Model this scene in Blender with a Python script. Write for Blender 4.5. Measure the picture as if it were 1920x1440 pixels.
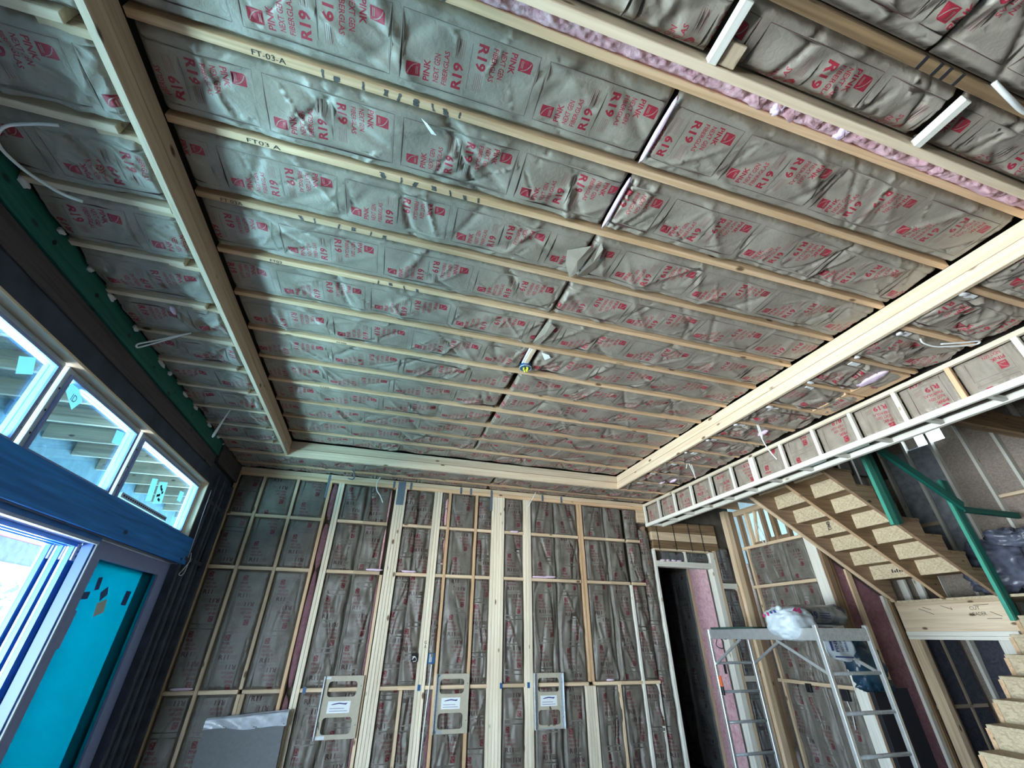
import bpy, math, random
import numpy as np
from mathutils import Vector, Matrix
from mathutils.geometry import delaunay_2d_cdt

for _o in list(bpy.data.objects):
    bpy.data.objects.remove(_o)
SC = bpy.context.scene
COL = SC.collection
rnd = random.Random(7)

# ------------------------------------------------------------------ camera
CAM_Z = 1.77
F_PX, YAW, PITCH, ROLL = 776.87, math.radians(16.358), math.radians(31.133), math.radians(0.427)
fw = Vector((math.sin(YAW) * math.cos(PITCH), math.cos(YAW) * math.cos(PITCH), math.sin(PITCH)))
r0 = Vector((math.cos(YAW), -math.sin(YAW), 0))
u0 = r0.cross(fw)
rt = r0 * math.cos(ROLL) + u0 * math.sin(ROLL)
up = u0 * math.cos(ROLL) - r0 * math.sin(ROLL)
cam_d = bpy.data.cameras.new('camera')
cam_d.sensor_width = 36.0
cam_d.lens = 36.0 * F_PX / 1920.0
cam_d.clip_start = 0.02
cam_d.clip_end = 300
cam = bpy.data.objects.new('camera', cam_d)
COL.objects.link(cam)
cam.matrix_world = Matrix(((rt.x, up.x, -fw.x, 0), (rt.y, up.y, -fw.y, 0), (rt.z, up.z, -fw.z, CAM_Z), (0, 0, 0, 1)))
SC.camera = cam

# ------------------------------------------------------------------ world, daylight, exposure
W = bpy.data.worlds.new('sky')
SC.world = W
W.use_nodes = True
bg = W.node_tree.nodes['Background']
bg.inputs['Color'].default_value = (0.66, 0.85, 1.0, 1)
bg.inputs['Strength'].default_value = 16.0
SC.view_settings.view_transform = 'Standard'
SC.view_settings.look = 'None'
SC.view_settings.exposure = 0.5
SC.view_settings.gamma = 1.0
SC.view_settings.use_curve_mapping = False
SC.cycles.max_bounces = 8
SC.cycles.diffuse_bounces = 5
SC.cycles.transparent_max_bounces = 16
SC.cycles.sample_clamp_indirect = 6.0


def area_light(name, loc, rot, sx, sy, energy, color):
    d = bpy.data.lights.new(name, 'AREA')
    d.shape = 'RECTANGLE'
    d.size, d.size_y, d.energy, d.color = sx, sy, energy, color
    o = bpy.data.objects.new(name, d)
    COL.objects.link(o)
    o.location = loc
    o.rotation_euler = rot
    return o


# sunlit yard outside the door wall throws its light up and in through the openings
area_light('yard_daylight', (-15.3, 5.0, 0.04), (math.pi, 0, 0), 20.0, 36.0, 52000, (0.86, 0.955, 1.0))

# ------------------------------------------------------------------ materials
MAT = {}


def newmat(name):
    m = bpy.data.materials.new(name)
    m.use_nodes = True
    nt = m.node_tree
    b = nt.nodes['Principled BSDF']
    MAT[name] = m
    return m, nt, b


def N(nt, typ, **kw):
    n = nt.nodes.new(typ)
    for k, v in kw.items():
        if k in n.inputs:
            n.inputs[k].default_value = v
        else:
            setattr(n, k, v)
    return n


def ramp(nt, stops):
    r = nt.nodes.new('ShaderNodeValToRGB')
    e = r.color_ramp.elements
    while len(e) < len(stops):
        e.new(0.5)
    for i, (p, c) in enumerate(stops):
        e[i].position = p
        e[i].color = (*c, 1)
    return r


def plain(name, col, rough=0.6, metal=0.0, noise=0.0, nscale=30.0, bump=0.0, bscale=60.0):
    m, nt, b = newmat(name)
    b.inputs['Roughness'].default_value = rough
    b.inputs['Metallic'].default_value = metal
    L = nt.links
    tc = N(nt, 'ShaderNodeTexCoord')
    if noise > 0:
        n = N(nt, 'ShaderNodeTexNoise', Scale=nscale, Detail=5.0)
        L.new(tc.outputs['Object'], n.inputs['Vector'])
        lo = tuple(c * (1 - noise) for c in col)
        hi = tuple(min(1, c * (1 + noise)) for c in col)
        r = ramp(nt, [(0.3, lo), (0.7, hi)])
        L.new(n.outputs['Fac'], r.inputs['Fac'])
        L.new(r.outputs['Color'], b.inputs['Base Color'])
    else:
        b.inputs['Base Color'].default_value = (*col, 1)
    if bump > 0:
        n2 = N(nt, 'ShaderNodeTexNoise', Scale=bscale, Detail=6.0)
        L.new(tc.outputs['Object'], n2.inputs['Vector'])
        bp = N(nt, 'ShaderNodeBump', Strength=bump, Distance=0.01)
        L.new(n2.outputs['Fac'], bp.inputs['Height'])
        L.new(bp.outputs['Normal'], b.inputs['Normal'])
    return m


def wood(name, dark, light, knot=(0.16, 0.09, 0.045), rough=0.65, vary=0.18):
    """sawn timber, one variant for each grain axis"""
    for ax in 'XYZ':
        m, nt, b = newmat(name + ax)
        b.inputs['Roughness'].default_value = rough
        L = nt.links
        tc = N(nt, 'ShaderNodeTexCoord')
        oi = N(nt, 'ShaderNodeObjectInfo')
        mul = N(nt, 'ShaderNodeMath', operation='MULTIPLY')
        mul.inputs[1].default_value = 37.0
        L.new(oi.outputs['Random'], mul.inputs[0])
        add = N(nt, 'ShaderNodeVectorMath', operation='ADD')
        L.new(tc.outputs['Object'], add.inputs[0])
        L.new(mul.outputs[0], add.inputs[1])
        mp = N(nt, 'ShaderNodeMapping')
        s = [34.0, 34.0, 34.0]
        s['XYZ'.index(ax)] = 1.3
        mp.inputs['Scale'].default_value = s
        L.new(add.outputs[0], mp.inputs['Vector'])
        n = N(nt, 'ShaderNodeTexNoise', Scale=1.0, Detail=5.0, Distortion=0.6)
        L.new(mp.outputs[0], n.inputs['Vector'])
        r = ramp(nt, [(0.28, dark), (0.72, light)])
        L.new(n.outputs['Fac'], r.inputs['Fac'])
        # knots
        mp2 = N(nt, 'ShaderNodeMapping')
        s2 = [7.0, 7.0, 7.0]
        s2['XYZ'.index(ax)] = 3.2
        mp2.inputs['Scale'].default_value = s2
        L.new(add.outputs[0], mp2.inputs['Vector'])
        v = N(nt, 'ShaderNodeTexVoronoi', Scale=1.0)
        L.new(mp2.outputs[0], v.inputs['Vector'])
        kr = ramp(nt, [(0.07, (1, 1, 1)), (0.13, (0, 0, 0))])
        L.new(v.outputs['Distance'], kr.inputs['Fac'])
        mx = N(nt, 'ShaderNodeMix', data_type='RGBA')
        L.new(kr.outputs['Color'], mx.inputs[0])
        L.new(r.outputs['Color'], mx.inputs[6])
        mx.inputs[7].default_value = (*knot, 1)
        # board to board variation
        hv = N(nt, 'ShaderNodeHueSaturation')
        mr = N(nt, 'ShaderNodeMapRange')
        mr.inputs['To Min'].default_value = 1 - vary
        mr.inputs['To Max'].default_value = 1 + vary
        L.new(oi.outputs['Random'], mr.inputs['Value'])
        L.new(mr.outputs[0], hv.inputs['Value'])
        L.new(mx.outputs[2], hv.inputs['Color'])
        L.new(hv.outputs[0], b.inputs['Base Color'])
        bp = N(nt, 'ShaderNodeBump', Strength=0.18, Distance=0.004)
        L.new(n.outputs['Fac'], bp.inputs['Height'])
        L.new(bp.outputs['Normal'], b.inputs['Normal'])


wood('joist', (0.56, 0.34, 0.18), (0.82, 0.57, 0.36))
wood('pine', (0.66, 0.49, 0.33), (0.84, 0.69, 0.51))
wood('stud', (0.56, 0.40, 0.25), (0.80, 0.63, 0.44))
wood('tan', (0.42, 0.31, 0.215), (0.62, 0.48, 0.36), knot=(0.10, 0.06, 0.04))
wood('cream', (0.70, 0.59, 0.44), (0.88, 0.79, 0.63))
wood('brown', (0.19, 0.115, 0.065), (0.36, 0.24, 0.15), knot=(0.06, 0.03, 0.02))
wood('old', (0.13, 0.075, 0.035), (0.36, 0.23, 0.12), knot=(0.05, 0.03, 0.02))
wood('plum', (0.035, 0.03, 0.038), (0.10, 0.08, 0.09), knot=(0.02, 0.02, 0.02))
wood('green', (0.0, 0.085, 0.07), (0.01, 0.17, 0.13), knot=(0.0, 0.03, 0.03))
wood('green_lit', (0.04, 0.27, 0.19), (0.08, 0.44, 0.32), knot=(0.0, 0.06, 0.04))  # same green paint, made lighter for the lit post faces
wood('blue', (0.012, 0.15, 0.56), (0.03, 0.32, 0.98), knot=(0.01, 0.05, 0.16), vary=0.05)  # blue glare by the door put into the header's wood colour
wood('white', (0.66, 0.63, 0.55), (0.82, 0.80, 0.73), knot=(0.4, 0.3, 0.2))  # pale timber; also whitens wall studs that catch the light


def paper_mat(name, c0, c1, rough=0.42):
    m, nt, b = newmat(name)
    L = nt.links
    b.inputs['Roughness'].default_value = rough
    tc = N(nt, 'ShaderNodeTexCoord')
    n = N(nt, 'ShaderNodeTexNoise', Scale=9.0, Detail=6.0)
    L.new(tc.outputs['Object'], n.inputs['Vector'])
    r = ramp(nt, [(0.3, c0), (0.7, c1)])
    L.new(n.outputs['Fac'], r.inputs['Fac'])
    L.new(r.outputs['Color'], b.inputs['Base Color'])
    n2 = N(nt, 'ShaderNodeTexNoise', Scale=38.0, Detail=5.0, Distortion=0.8)
    L.new(tc.outputs['Object'], n2.inputs['Vector'])
    bp = N(nt, 'ShaderNodeBump', Strength=0.35, Distance=0.006)
    L.new(n2.outputs['Fac'], bp.inputs['Height'])
    L.new(bp.outputs['Normal'], b.inputs['Normal'])
    return m


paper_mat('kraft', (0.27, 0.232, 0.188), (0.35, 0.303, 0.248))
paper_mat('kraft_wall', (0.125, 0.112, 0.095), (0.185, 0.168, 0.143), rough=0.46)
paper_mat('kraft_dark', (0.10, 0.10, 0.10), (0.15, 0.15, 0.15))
plain('ink_red', (0.34, 0.026, 0.046), rough=0.5, noise=0.12, nscale=60)
plain('ink_line', (0.13, 0.06, 0.06), rough=0.5)
plain('ink_fine', (0.28, 0.14, 0.12), rough=0.5)
plain('ink_maroon', (0.12, 0.012, 0.02), rough=0.5, noise=0.15, nscale=60)
plain('ink_dark', (0.05, 0.016, 0.02), rough=0.5)
plain('ink_dim', (0.095, 0.055, 0.05), rough=0.5)
plain('ink_black', (0.02, 0.02, 0.022), rough=0.7)
plain('ink_smear', (0.09, 0.085, 0.08), rough=0.7, noise=0.5, nscale=60)
plain('ink_navy', (0.02, 0.04, 0.20), rough=0.5)


def osb_mat(name, c0, c1, c2):
    m, nt, b = newmat(name)
    L = nt.links
    b.inputs['Roughness'].default_value = 0.7
    tc = N(nt, 'ShaderNodeTexCoord')
    n = N(nt, 'ShaderNodeTexNoise', Scale=8.0, Detail=3.0)
    L.new(tc.outputs['Object'], n.inputs['Vector'])
    mx = N(nt, 'ShaderNodeVectorMath', operation='ADD')
    L.new(tc.outputs['Object'], mx.inputs[0])
    sc = N(nt, 'ShaderNodeVectorMath', operation='SCALE')
    sc.inputs['Scale'].default_value = 0.08
    L.new(n.outputs['Color'], sc.inputs[0])
    L.new(sc.outputs[0], mx.inputs[1])
    mp = N(nt, 'ShaderNodeMapping')
    mp.inputs['Scale'].default_value = (85, 48, 66)
    L.new(mx.outputs[0], mp.inputs['Vector'])
    v = N(nt, 'ShaderNodeTexVoronoi', Scale=1.0)
    L.new(mp.outputs[0], v.inputs['Vector'])
    sep = N(nt, 'ShaderNodeSeparateColor')
    L.new(v.outputs['Color'], sep.inputs[0])
    r = ramp(nt, [(0.0, c0), (0.5, c1), (1.0, c2)])
    L.new(sep.outputs[0], r.inputs['Fac'])
    L.new(r.outputs['Color'], b.inputs['Base Color'])
    bp = N(nt, 'ShaderNodeBump', Strength=0.2, Distance=0.004)
    L.new(sep.outputs[1], bp.inputs['Height'])
    L.new(bp.outputs['Normal'], b.inputs['Normal'])


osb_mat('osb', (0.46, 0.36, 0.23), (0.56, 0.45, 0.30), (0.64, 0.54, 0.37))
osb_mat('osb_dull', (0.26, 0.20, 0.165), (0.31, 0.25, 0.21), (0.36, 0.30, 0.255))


def fluff_mat(name, c0, c1, c2):
    m, nt, b = newmat(name)
    L = nt.links
    b.inputs['Roughness'].default_value = 1.0
    tc = N(nt, 'ShaderNodeTexCoord')
    n = N(nt, 'ShaderNodeTexNoise', Scale=14.0, Detail=8.0, Roughness=0.7, Distortion=1.2)
    L.new(tc.outputs['Object'], n.inputs['Vector'])
    r = ramp(nt, [(0.30, c0), (0.5, c1), (0.72, c2)])
    L.new(n.outputs['Fac'], r.inputs['Fac'])
    L.new(r.outputs['Color'], b.inputs['Base Color'])
    n2 = N(nt, 'ShaderNodeTexNoise', Scale=60.0, Detail=8.0, Roughness=0.75)
    L.new(tc.outputs['Object'], n2.inputs['Vector'])
    bp = N(nt, 'ShaderNodeBump', Strength=0.7, Distance=0.02)
    L.new(n2.outputs['Fac'], bp.inputs['Height'])
    L.new(bp.outputs['Normal'], b.inputs['Normal'])


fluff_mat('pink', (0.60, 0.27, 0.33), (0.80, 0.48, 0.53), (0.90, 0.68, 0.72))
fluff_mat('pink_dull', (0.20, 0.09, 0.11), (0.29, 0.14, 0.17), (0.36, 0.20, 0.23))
fluff_mat('dark_wool', (0.04, 0.04, 0.06), (0.08, 0.08, 0.11), (0.13, 0.13, 0.17))

plain('concrete', (0.11, 0.105, 0.10), rough=0.85, noise=0.15, nscale=6, bump=0.1)
plain('deck', (0.10, 0.085, 0.07), rough=0.9, noise=0.2, nscale=8)
plain('felt', (0.042, 0.055, 0.09), rough=0.75, noise=0.35, nscale=5, bump=0.15, bscale=25)
plain('felt_edge', (0.07, 0.085, 0.12), rough=0.7, noise=0.3, nscale=9)
plain('aluminium', (0.62, 0.65, 0.67), rough=0.38, metal=0.75, noise=0.08, nscale=20)
plain('galvanised', (0.55, 0.60, 0.64), rough=0.45, metal=0.6, noise=0.15, nscale=35)
plain('strap_metal', (0.18, 0.24, 0.30), rough=0.5, metal=0.5, noise=0.4, nscale=90)
plain('frame_white', (0.52, 0.66, 0.80), rough=0.45, noise=0.06)
plain('frame_grey', (0.27, 0.35, 0.66), rough=0.5, noise=0.06)
plain('glare_blue', (0.035, 0.24, 0.70), rough=0.35, noise=0.12, nscale=8)  # blue glare round the door put into the panel and rail colour
plain('deep_blue', (0.015, 0.085, 0.30), rough=0.4)
plain('label_white', (0.80, 0.84, 0.86), rough=0.6)
plain('label_teal', (0.55, 0.75, 0.75), rough=0.6)
plain('cable_white', (0.86, 0.87, 0.85), rough=0.45)
plain('cable_black', (0.03, 0.03, 0.035), rough=0.5)
plain('bag_white', (0.52, 0.60, 0.66), rough=0.4, noise=0.06, nscale=14, bump=0.35, bscale=22)
plain('bag_clear', (0.27, 0.29, 0.32), rough=0.25, noise=0.3, nscale=10, bump=0.3, bscale=30)
plain('bag_navy', (0.012, 0.03, 0.075), rough=0.3, noise=0.4, nscale=10, bump=0.3, bscale=25)
plain('tarp', (0.012, 0.04, 0.07), rough=0.35, noise=0.4, nscale=9, bump=0.4, bscale=20)
plain('plastic_heap', (0.11, 0.12, 0.17), rough=0.3, noise=0.45, nscale=9, bump=0.5, bscale=18)
plain('sheet_grey', (0.15, 0.16, 0.17), rough=0.75, noise=0.08, nscale=30)
plain('poly', (0.42, 0.46, 0.52), rough=0.22, noise=0.25, nscale=12, bump=0.4, bscale=20)
plain('mdf', (0.46, 0.42, 0.33), rough=0.6, noise=0.06, nscale=25)
plain('box_blue', (0.02, 0.10, 0.25), rough=0.4)
plain('black_plastic', (0.012, 0.012, 0.016), rough=0.4)
plain('yellow', (0.75, 0.70, 0.05), rough=0.5)
plain('orange', (0.80, 0.14, 0.03), rough=0.5)
plain('stucco', (0.10, 0.15, 0.18), rough=0.9, noise=0.18, nscale=14, bump=0.6, bscale=30)
plain('red_paint', (0.36, 0.08, 0.13), rough=0.6, noise=0.1)
plain('ground_dry', (0.62, 0.60, 0.55), rough=0.95, noise=0.15, nscale=3)
plain('leaf', (0.012, 0.035, 0.022), rough=0.5, noise=0.4, nscale=4)
plain('bark', (0.14, 0.10, 0.07), rough=0.9, noise=0.3, nscale=12)
plain('bit_white', (0.86, 0.86, 0.87), rough=0.7)
plain('bit_pink', (0.80, 0.62, 0.78), rough=0.8)
plain('deck_green', (0.015, 0.05, 0.04), rough=0.7)
plain('magenta', (0.50, 0.03, 0.16), rough=0.5)


def glass_mat(name, tint, gloss=0.10, trans=None):
    m = bpy.data.materials.new(name)
    m.use_nodes = True
    nt = m.node_tree
    nt.nodes.remove(nt.nodes['Principled BSDF'])
    out = nt.nodes['Material Output']
    t = N(nt, 'ShaderNodeBsdfTransparent')
    t.inputs['Color'].default_value = (*tint, 1)
    g = N(nt, 'ShaderNodeBsdfGlossy')
    g.inputs['Color'].default_value = (0.8, 0.95, 1, 1)
    g.inputs['Roughness'].default_value = 0.02
    mx = N(nt, 'ShaderNodeMixShader')
    mx.inputs[0].default_value = gloss
    nt.links.new(t.outputs[0], mx.inputs[1])
    nt.links.new(g.outputs[0], mx.inputs[2])
    last = mx
    if trans:
        d = N(nt, 'ShaderNodeBsdfTranslucent')
        d.inputs['Color'].default_value = (*trans[0], 1)
        mx2 = N(nt, 'ShaderNodeMixShader')
        mx2.inputs[0].default_value = trans[1]
        nt.links.new(mx.outputs[0], mx2.inputs[1])
        nt.links.new(d.outputs[0], mx2.inputs[2])
        last = mx2
    nt.links.new(last.outputs[0], out.inputs['Surface'])
    MAT[name] = m
    return m


glass_mat('glass', (0.66, 0.90, 0.97), 0.12)
glass_mat('label_film', (0.1, 0.16, 0.16), 0.04, ((0.35, 0.48, 0.50), 0.8))
glass_mat('glass_film', (0.0, 0.30, 0.34), 0.04, ((0.0, 0.34, 0.31), 0.72))
glass_mat('poly_sheet', (0.07, 0.10, 0.10), 0.04, ((0.10, 0.125, 0.125), 0.75))

# ------------------------------------------------------------------ mesh helpers
GRAINED = {'tan', 'cream', 'joist', 'pine', 'stud', 'brown', 'old', 'plum', 'green', 'green_lit', 'blue', 'white'}


def link(name, me, mat, parent=None):
    o = bpy.data.objects.new(name, me)
    COL.objects.link(o)
    if isinstance(mat, str):
        mat = [mat]
    if mat:
        for k in mat:
            if len(me.materials) < len(mat):
                me.materials.append(MAT[k])
    if parent is not None:
        o.parent = parent
        o.matrix_parent_inverse = Matrix.Translation(-parent.location)
    return o


def tag(o, label, cat, group=None, kind=None):
    o['label'] = label
    o['category'] = cat
    if group:
        o['group'] = group
    if kind:
        o['kind'] = kind
    return o


def thing(name, loc, label, cat, group=None, kind=None):
    o = bpy.data.objects.new(name, None)
    o.empty_display_size = 0.1
    COL.objects.link(o)
    o.location = loc
    return tag(o, label, cat, group, kind)


_C = [(a, b, c) for a in (-1, 1) for b in (-1, 1) for c in (-1, 1)]


def chamfer_box(h, b):
    """verts and faces of a chamfered box of half sizes h"""
    b = min(b, min(h) * 0.45)
    vs, idx = [], {}
    for s in _C:
        for ax in range(3):
            p = [s[i] * (h[i] if i == ax else h[i] - b) for i in range(3)]
            idx[(s, ax)] = len(vs)
            vs.append(tuple(p))
    fs = []
    for ax in range(3):
        o1, o2 = [i for i in range(3) if i != ax]
        for sg in (-1, 1):
            ring = []
            for a, c in ((-1, -1), (1, -1), (1, 1), (-1, 1)):
                s = [0, 0, 0]
                s[ax], s[o1], s[o2] = sg, a, c
                ring.append(idx[(tuple(s), ax)])
            fs.append(ring)
    for ax in range(3):  # edges parallel to ax
        o1, o2 = [i for i in range(3) if i != ax]
        for a in (-1, 1):
            for c in (-1, 1):
                s0, s1 = [0, 0, 0], [0, 0, 0]
                s0[ax], s0[o1], s0[o2] = -1, a, c
                s1[ax], s1[o1], s1[o2] = 1, a, c
                s0, s1 = tuple(s0), tuple(s1)
                fs.append([idx[(s0, o1)], idx[(s1, o1)], idx[(s1, o2)], idx[(s0, o2)]])
    for s in _C:
        fs.append([idx[(s, 0)], idx[(s, 1)], idx[(s, 2)]])
    out = []
    for f in fs:
        p = [Vector(vs[i]) for i in f]
        n = (p[1] - p[0]).cross(p[2] - p[0])
        c = sum(p, Vector()) / len(p)
        out.append(f if n.dot(c) > 0 else f[::-1])
    return vs, out


_boxcache = {}


def box_mesh(h, b, key):
    k = (tuple(round(x, 4) for x in h), round(b, 4), key)
    if k not in _boxcache:
        vs, fs = chamfer_box(h, b)
        me = bpy.data.meshes.new('box')
        me.from_pydata(vs, [], fs)
        me.materials.append(MAT[key])
        _boxcache[k] = me
    return _boxcache[k]


def gm(mat, ax):
    return mat + 'XYZ'[ax] if mat in GRAINED else mat


def box(name, lo, hi, mat, parent=None, bevel=0.003):
    lo, hi = [min(a, b) for a, b in zip(lo, hi)], [max(a, b) for a, b in zip(lo, hi)]
    h = [(b - a) / 2 for a, b in zip(lo, hi)]
    ax = h.index(max(h))
    me = box_mesh(h, bevel, gm(mat, ax))
    o = link(name, me, None, parent)
    o.location = [(a + b) / 2 for a, b in zip(lo, hi)]
    return o


def beam(name, p0, p1, w, d, mat, parent=None, up=(0, 0, 1), bevel=0.003):
    """timber from p0 to p1 (centre line), w across, d along 'up'"""
    p0, p1 = Vector(p0), Vector(p1)
    x = (p1 - p0)
    ln = x.length
    x.normalize()
    z = Vector(up)
    z = (z - x * z.dot(x)).normalized()
    y = z.cross(x)
    me = box_mesh((ln / 2, w / 2, d / 2), bevel, gm(mat, 0))
    o = link(name, me, None, None)
    M = Matrix((x, y, z)).transposed().to_4x4()
    M.translation = (p0 + p1) / 2
    if parent is not None:
        o.parent = parent
        o.matrix_parent_inverse = Matrix.Translation(-parent.location)
    o.matrix_basis = M
    return o


def boxes_mesh(name, blist, mat, parent=None):
    """several plain boxes that are one continuous piece (sheathing round openings)"""
    vs, fs = [], []
    for lo, hi in blist:
        b = len(vs)
        for x in (lo[0], hi[0]):
            for y in (lo[1], hi[1]):
                for z in (lo[2], hi[2]):
                    vs.append((x, y, z))
        for f in ((0, 1, 3, 2), (4, 6, 7, 5), (0, 4, 5, 1), (2, 3, 7, 6), (0, 2, 6, 4), (1, 5, 7, 3)):
            fs.append([b + i for i in f])
    me = bpy.data.meshes.new(name)
    me.from_pydata(vs, [], fs)
    return link(name, me, mat, parent)


def poly_extrude(name, pts, a, b, axis, mat, parent=None):
    """closed outline in the plane across 'axis', extruded from a to b"""
    n = len(pts)
    vs = []
    for t in (a, b):
        for p in pts:
            q = list(p)
            q.insert(axis, t)
            vs.append(tuple(q))
    fs = [list(range(n)), list(range(2 * n - 1, n - 1, -1))]
    for i in range(n):
        j = (i + 1) % n
        fs.append([i, n + i, n + j, j])
    me = bpy.data.meshes.new(name)
    me.from_pydata(vs, [], fs)
    me.validate()
    return link(name, me, mat, parent)


def catmull(pts, sub=8):
    P = [Vector(p) for p in pts]
    P = [P[0] * 2 - P[1]] + P + [P[-1] * 2 - P[-2]]
    out = []
    for i in range(1, len(P) - 2):
        for k in range(sub):
            t = k / sub
            a, b, c, d = P[i - 1:i + 3]
            out.append(0.5 * ((2 * b) + (c - a) * t + (2 * a - 5 * b + 4 * c - d) * t * t + (3 * b - 3 * c + d - a) * t ** 3))
    out.append(P[-2])
    return out


def tube_data(pts, rad, seg=8):
    vs, fs = [], []
    prev = None
    n = len(pts)
    for i, p in enumerate(pts):
        t = (pts[min(i + 1, n - 1)] - pts[max(i - 1, 0)])
        if t.length < 1e-9:
            t = Vector((0, 0, 1))
        t.normalize()
        if prev is None:
            a = Vector((0, 0, 1)) if abs(t.z) < 0.9 else Vector((1, 0, 0))
            nrm = t.cross(a).normalized()
        else:
            nrm = (prev - t * prev.dot(t)).normalized()
        prev = nrm
        bn = t.cross(nrm)
        r = rad[i] if isinstance(rad, (list, tuple)) else rad
        for k in range(seg):
            a = 2 * math.pi * k / seg
            vs.append(p + (nrm * math.cos(a) + bn * math.sin(a)) * r)
    for i in range(n - 1):
        for k in range(seg):
            k2 = (k + 1) % seg
            fs.append([i * seg + k, i * seg + k2, (i + 1) * seg + k2, (i + 1) * seg + k])
    fs.append(list(range(seg))[::-1])
    fs.append([(n - 1) * seg + k for k in range(seg)])
    return vs, fs


def tube(name, pts, rad, mat, parent=None, smooth=True, seg=8, sub=8):
    P = catmull(pts, sub) if smooth else [Vector(p) for p in pts]
    vs, fs = tube_data(P, rad, seg)
    me = bpy.data.meshes.new(name)
    me.from_pydata([tuple(v) for v in vs], [], fs)
    me.polygons.foreach_set('use_smooth', [True] * len(fs))
    return link(name, me, mat, parent)


def vnoise(P, seed, scale):
    """cheap smooth vector noise from sines, P (n,3)"""
    r = np.random.RandomState(seed)
    out = np.zeros(len(P))
    for k in range(7):
        d = r.normal(size=3)
        d /= np.linalg.norm(d)
        f = scale * (0.6 + 0.9 * k)
        out += np.sin(P @ d * f + r.uniform(0, 6.28)) / (1 + 0.55 * k)
    return out / 3.0


def blob(name, c, r, mat, seed, amp=0.18, freq=9.0, parent=None, nu=36, nv=22, squash=None):
    """lumpy closed surface (bags, bundles, torn wool)"""
    th = np.linspace(0, 2 * np.pi, nu, endpoint=False)
    ph = np.linspace(-np.pi / 2, np.pi / 2, nv)
    T, Pp = np.meshgrid(th, ph)
    e = 0.75
    cx = np.sign(np.cos(Pp)) * np.abs(np.cos(Pp)) ** e
    X = cx * np.sign(np.cos(T)) * np.abs(np.cos(T)) ** e
    Y = cx * np.sign(np.sin(T)) * np.abs(np.sin(T)) ** e
    Z = np.sign(np.sin(Pp)) * np.abs(np.sin(Pp)) ** e
    V = np.stack([X.ravel(), Y.ravel(), Z.ravel()], 1)
    n1 = vnoise(V, seed, freq * 0.35)
    n2 = np.abs(vnoise(V, seed + 1, freq))
    s = 1 + amp * (0.9 * n1 - 0.8 * n2)
    V = V * s[:, None] * np.array(r)
    if squash is not None:
        V = squash(V)
    V = V + np.array(c)
    fs = []
    for j in range(nv - 1):
        for i in range(nu):
            i2 = (i + 1) % nu
            fs.append([j * nu + i, j * nu + i2, (j + 1) * nu + i2, (j + 1) * nu + i])
    me = bpy.data.meshes.new(name)
    me.from_pydata([tuple(v) for v in V], [], fs)
    me.polygons.foreach_set('use_smooth', [True] * len(fs))
    return link(name, me, mat, parent)


# ------------------------------------------------------------------ lettering
_tc = {}


def text_outline(s, bold=0.0, shear=0.0, res=2):
    """verts, faces, boundary edges of a text in the built-in font"""
    key = (s, bold, shear, res)
    if key in _tc:
        return _tc[key]
    cu = bpy.data.curves.new('t', 'FONT')
    cu.body = s
    cu.resolution_u = res
    cu.offset = bold
    cu.shear = shear
    ob = bpy.data.objects.new('t', cu)
    COL.objects.link(ob)
    dg = bpy.context.evaluated_depsgraph_get()
    me = ob.evaluated_get(dg).to_mesh()
    vs = np.array([v.co[:2] for v in me.vertices])
    fs = [list(p.vertices) for p in me.polygons]
    cnt = {}
    for f in fs:
        for a, b in zip(f, f[1:] + f[:1]):
            k = (min(a, b), max(a, b))
            cnt[k] = cnt.get(k, 0) + 1
    ed = [k for k, c in cnt.items() if c == 1]
    ob.evaluated_get(dg).to_mesh_clear()
    bpy.data.objects.remove(ob)
    bpy.data.curves.remove(cu)
    mn, mx = vs.min(0), vs.max(0)
    vs = (vs - mn) / (mx - mn)          # unit box
    _tc[key] = (vs, fs, ed)
    return _tc[key]


def text_mesh(name, s, origin, right, upv, width, height, mat, parent, bold=0.0, shear=0.0):
    vs, fs, _ = text_outline(s, bold, shear, 3)
    o, r, u = Vector(origin), Vector(right).normalized(), Vector(upv).normalized()
    me = bpy.data.meshes.new(name)
    me.from_pydata([tuple(o + r * (v[0] * width) + u * (v[1] * height)) for v in vs], [], fs)
    return link(name, me, mat, parent)


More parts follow.
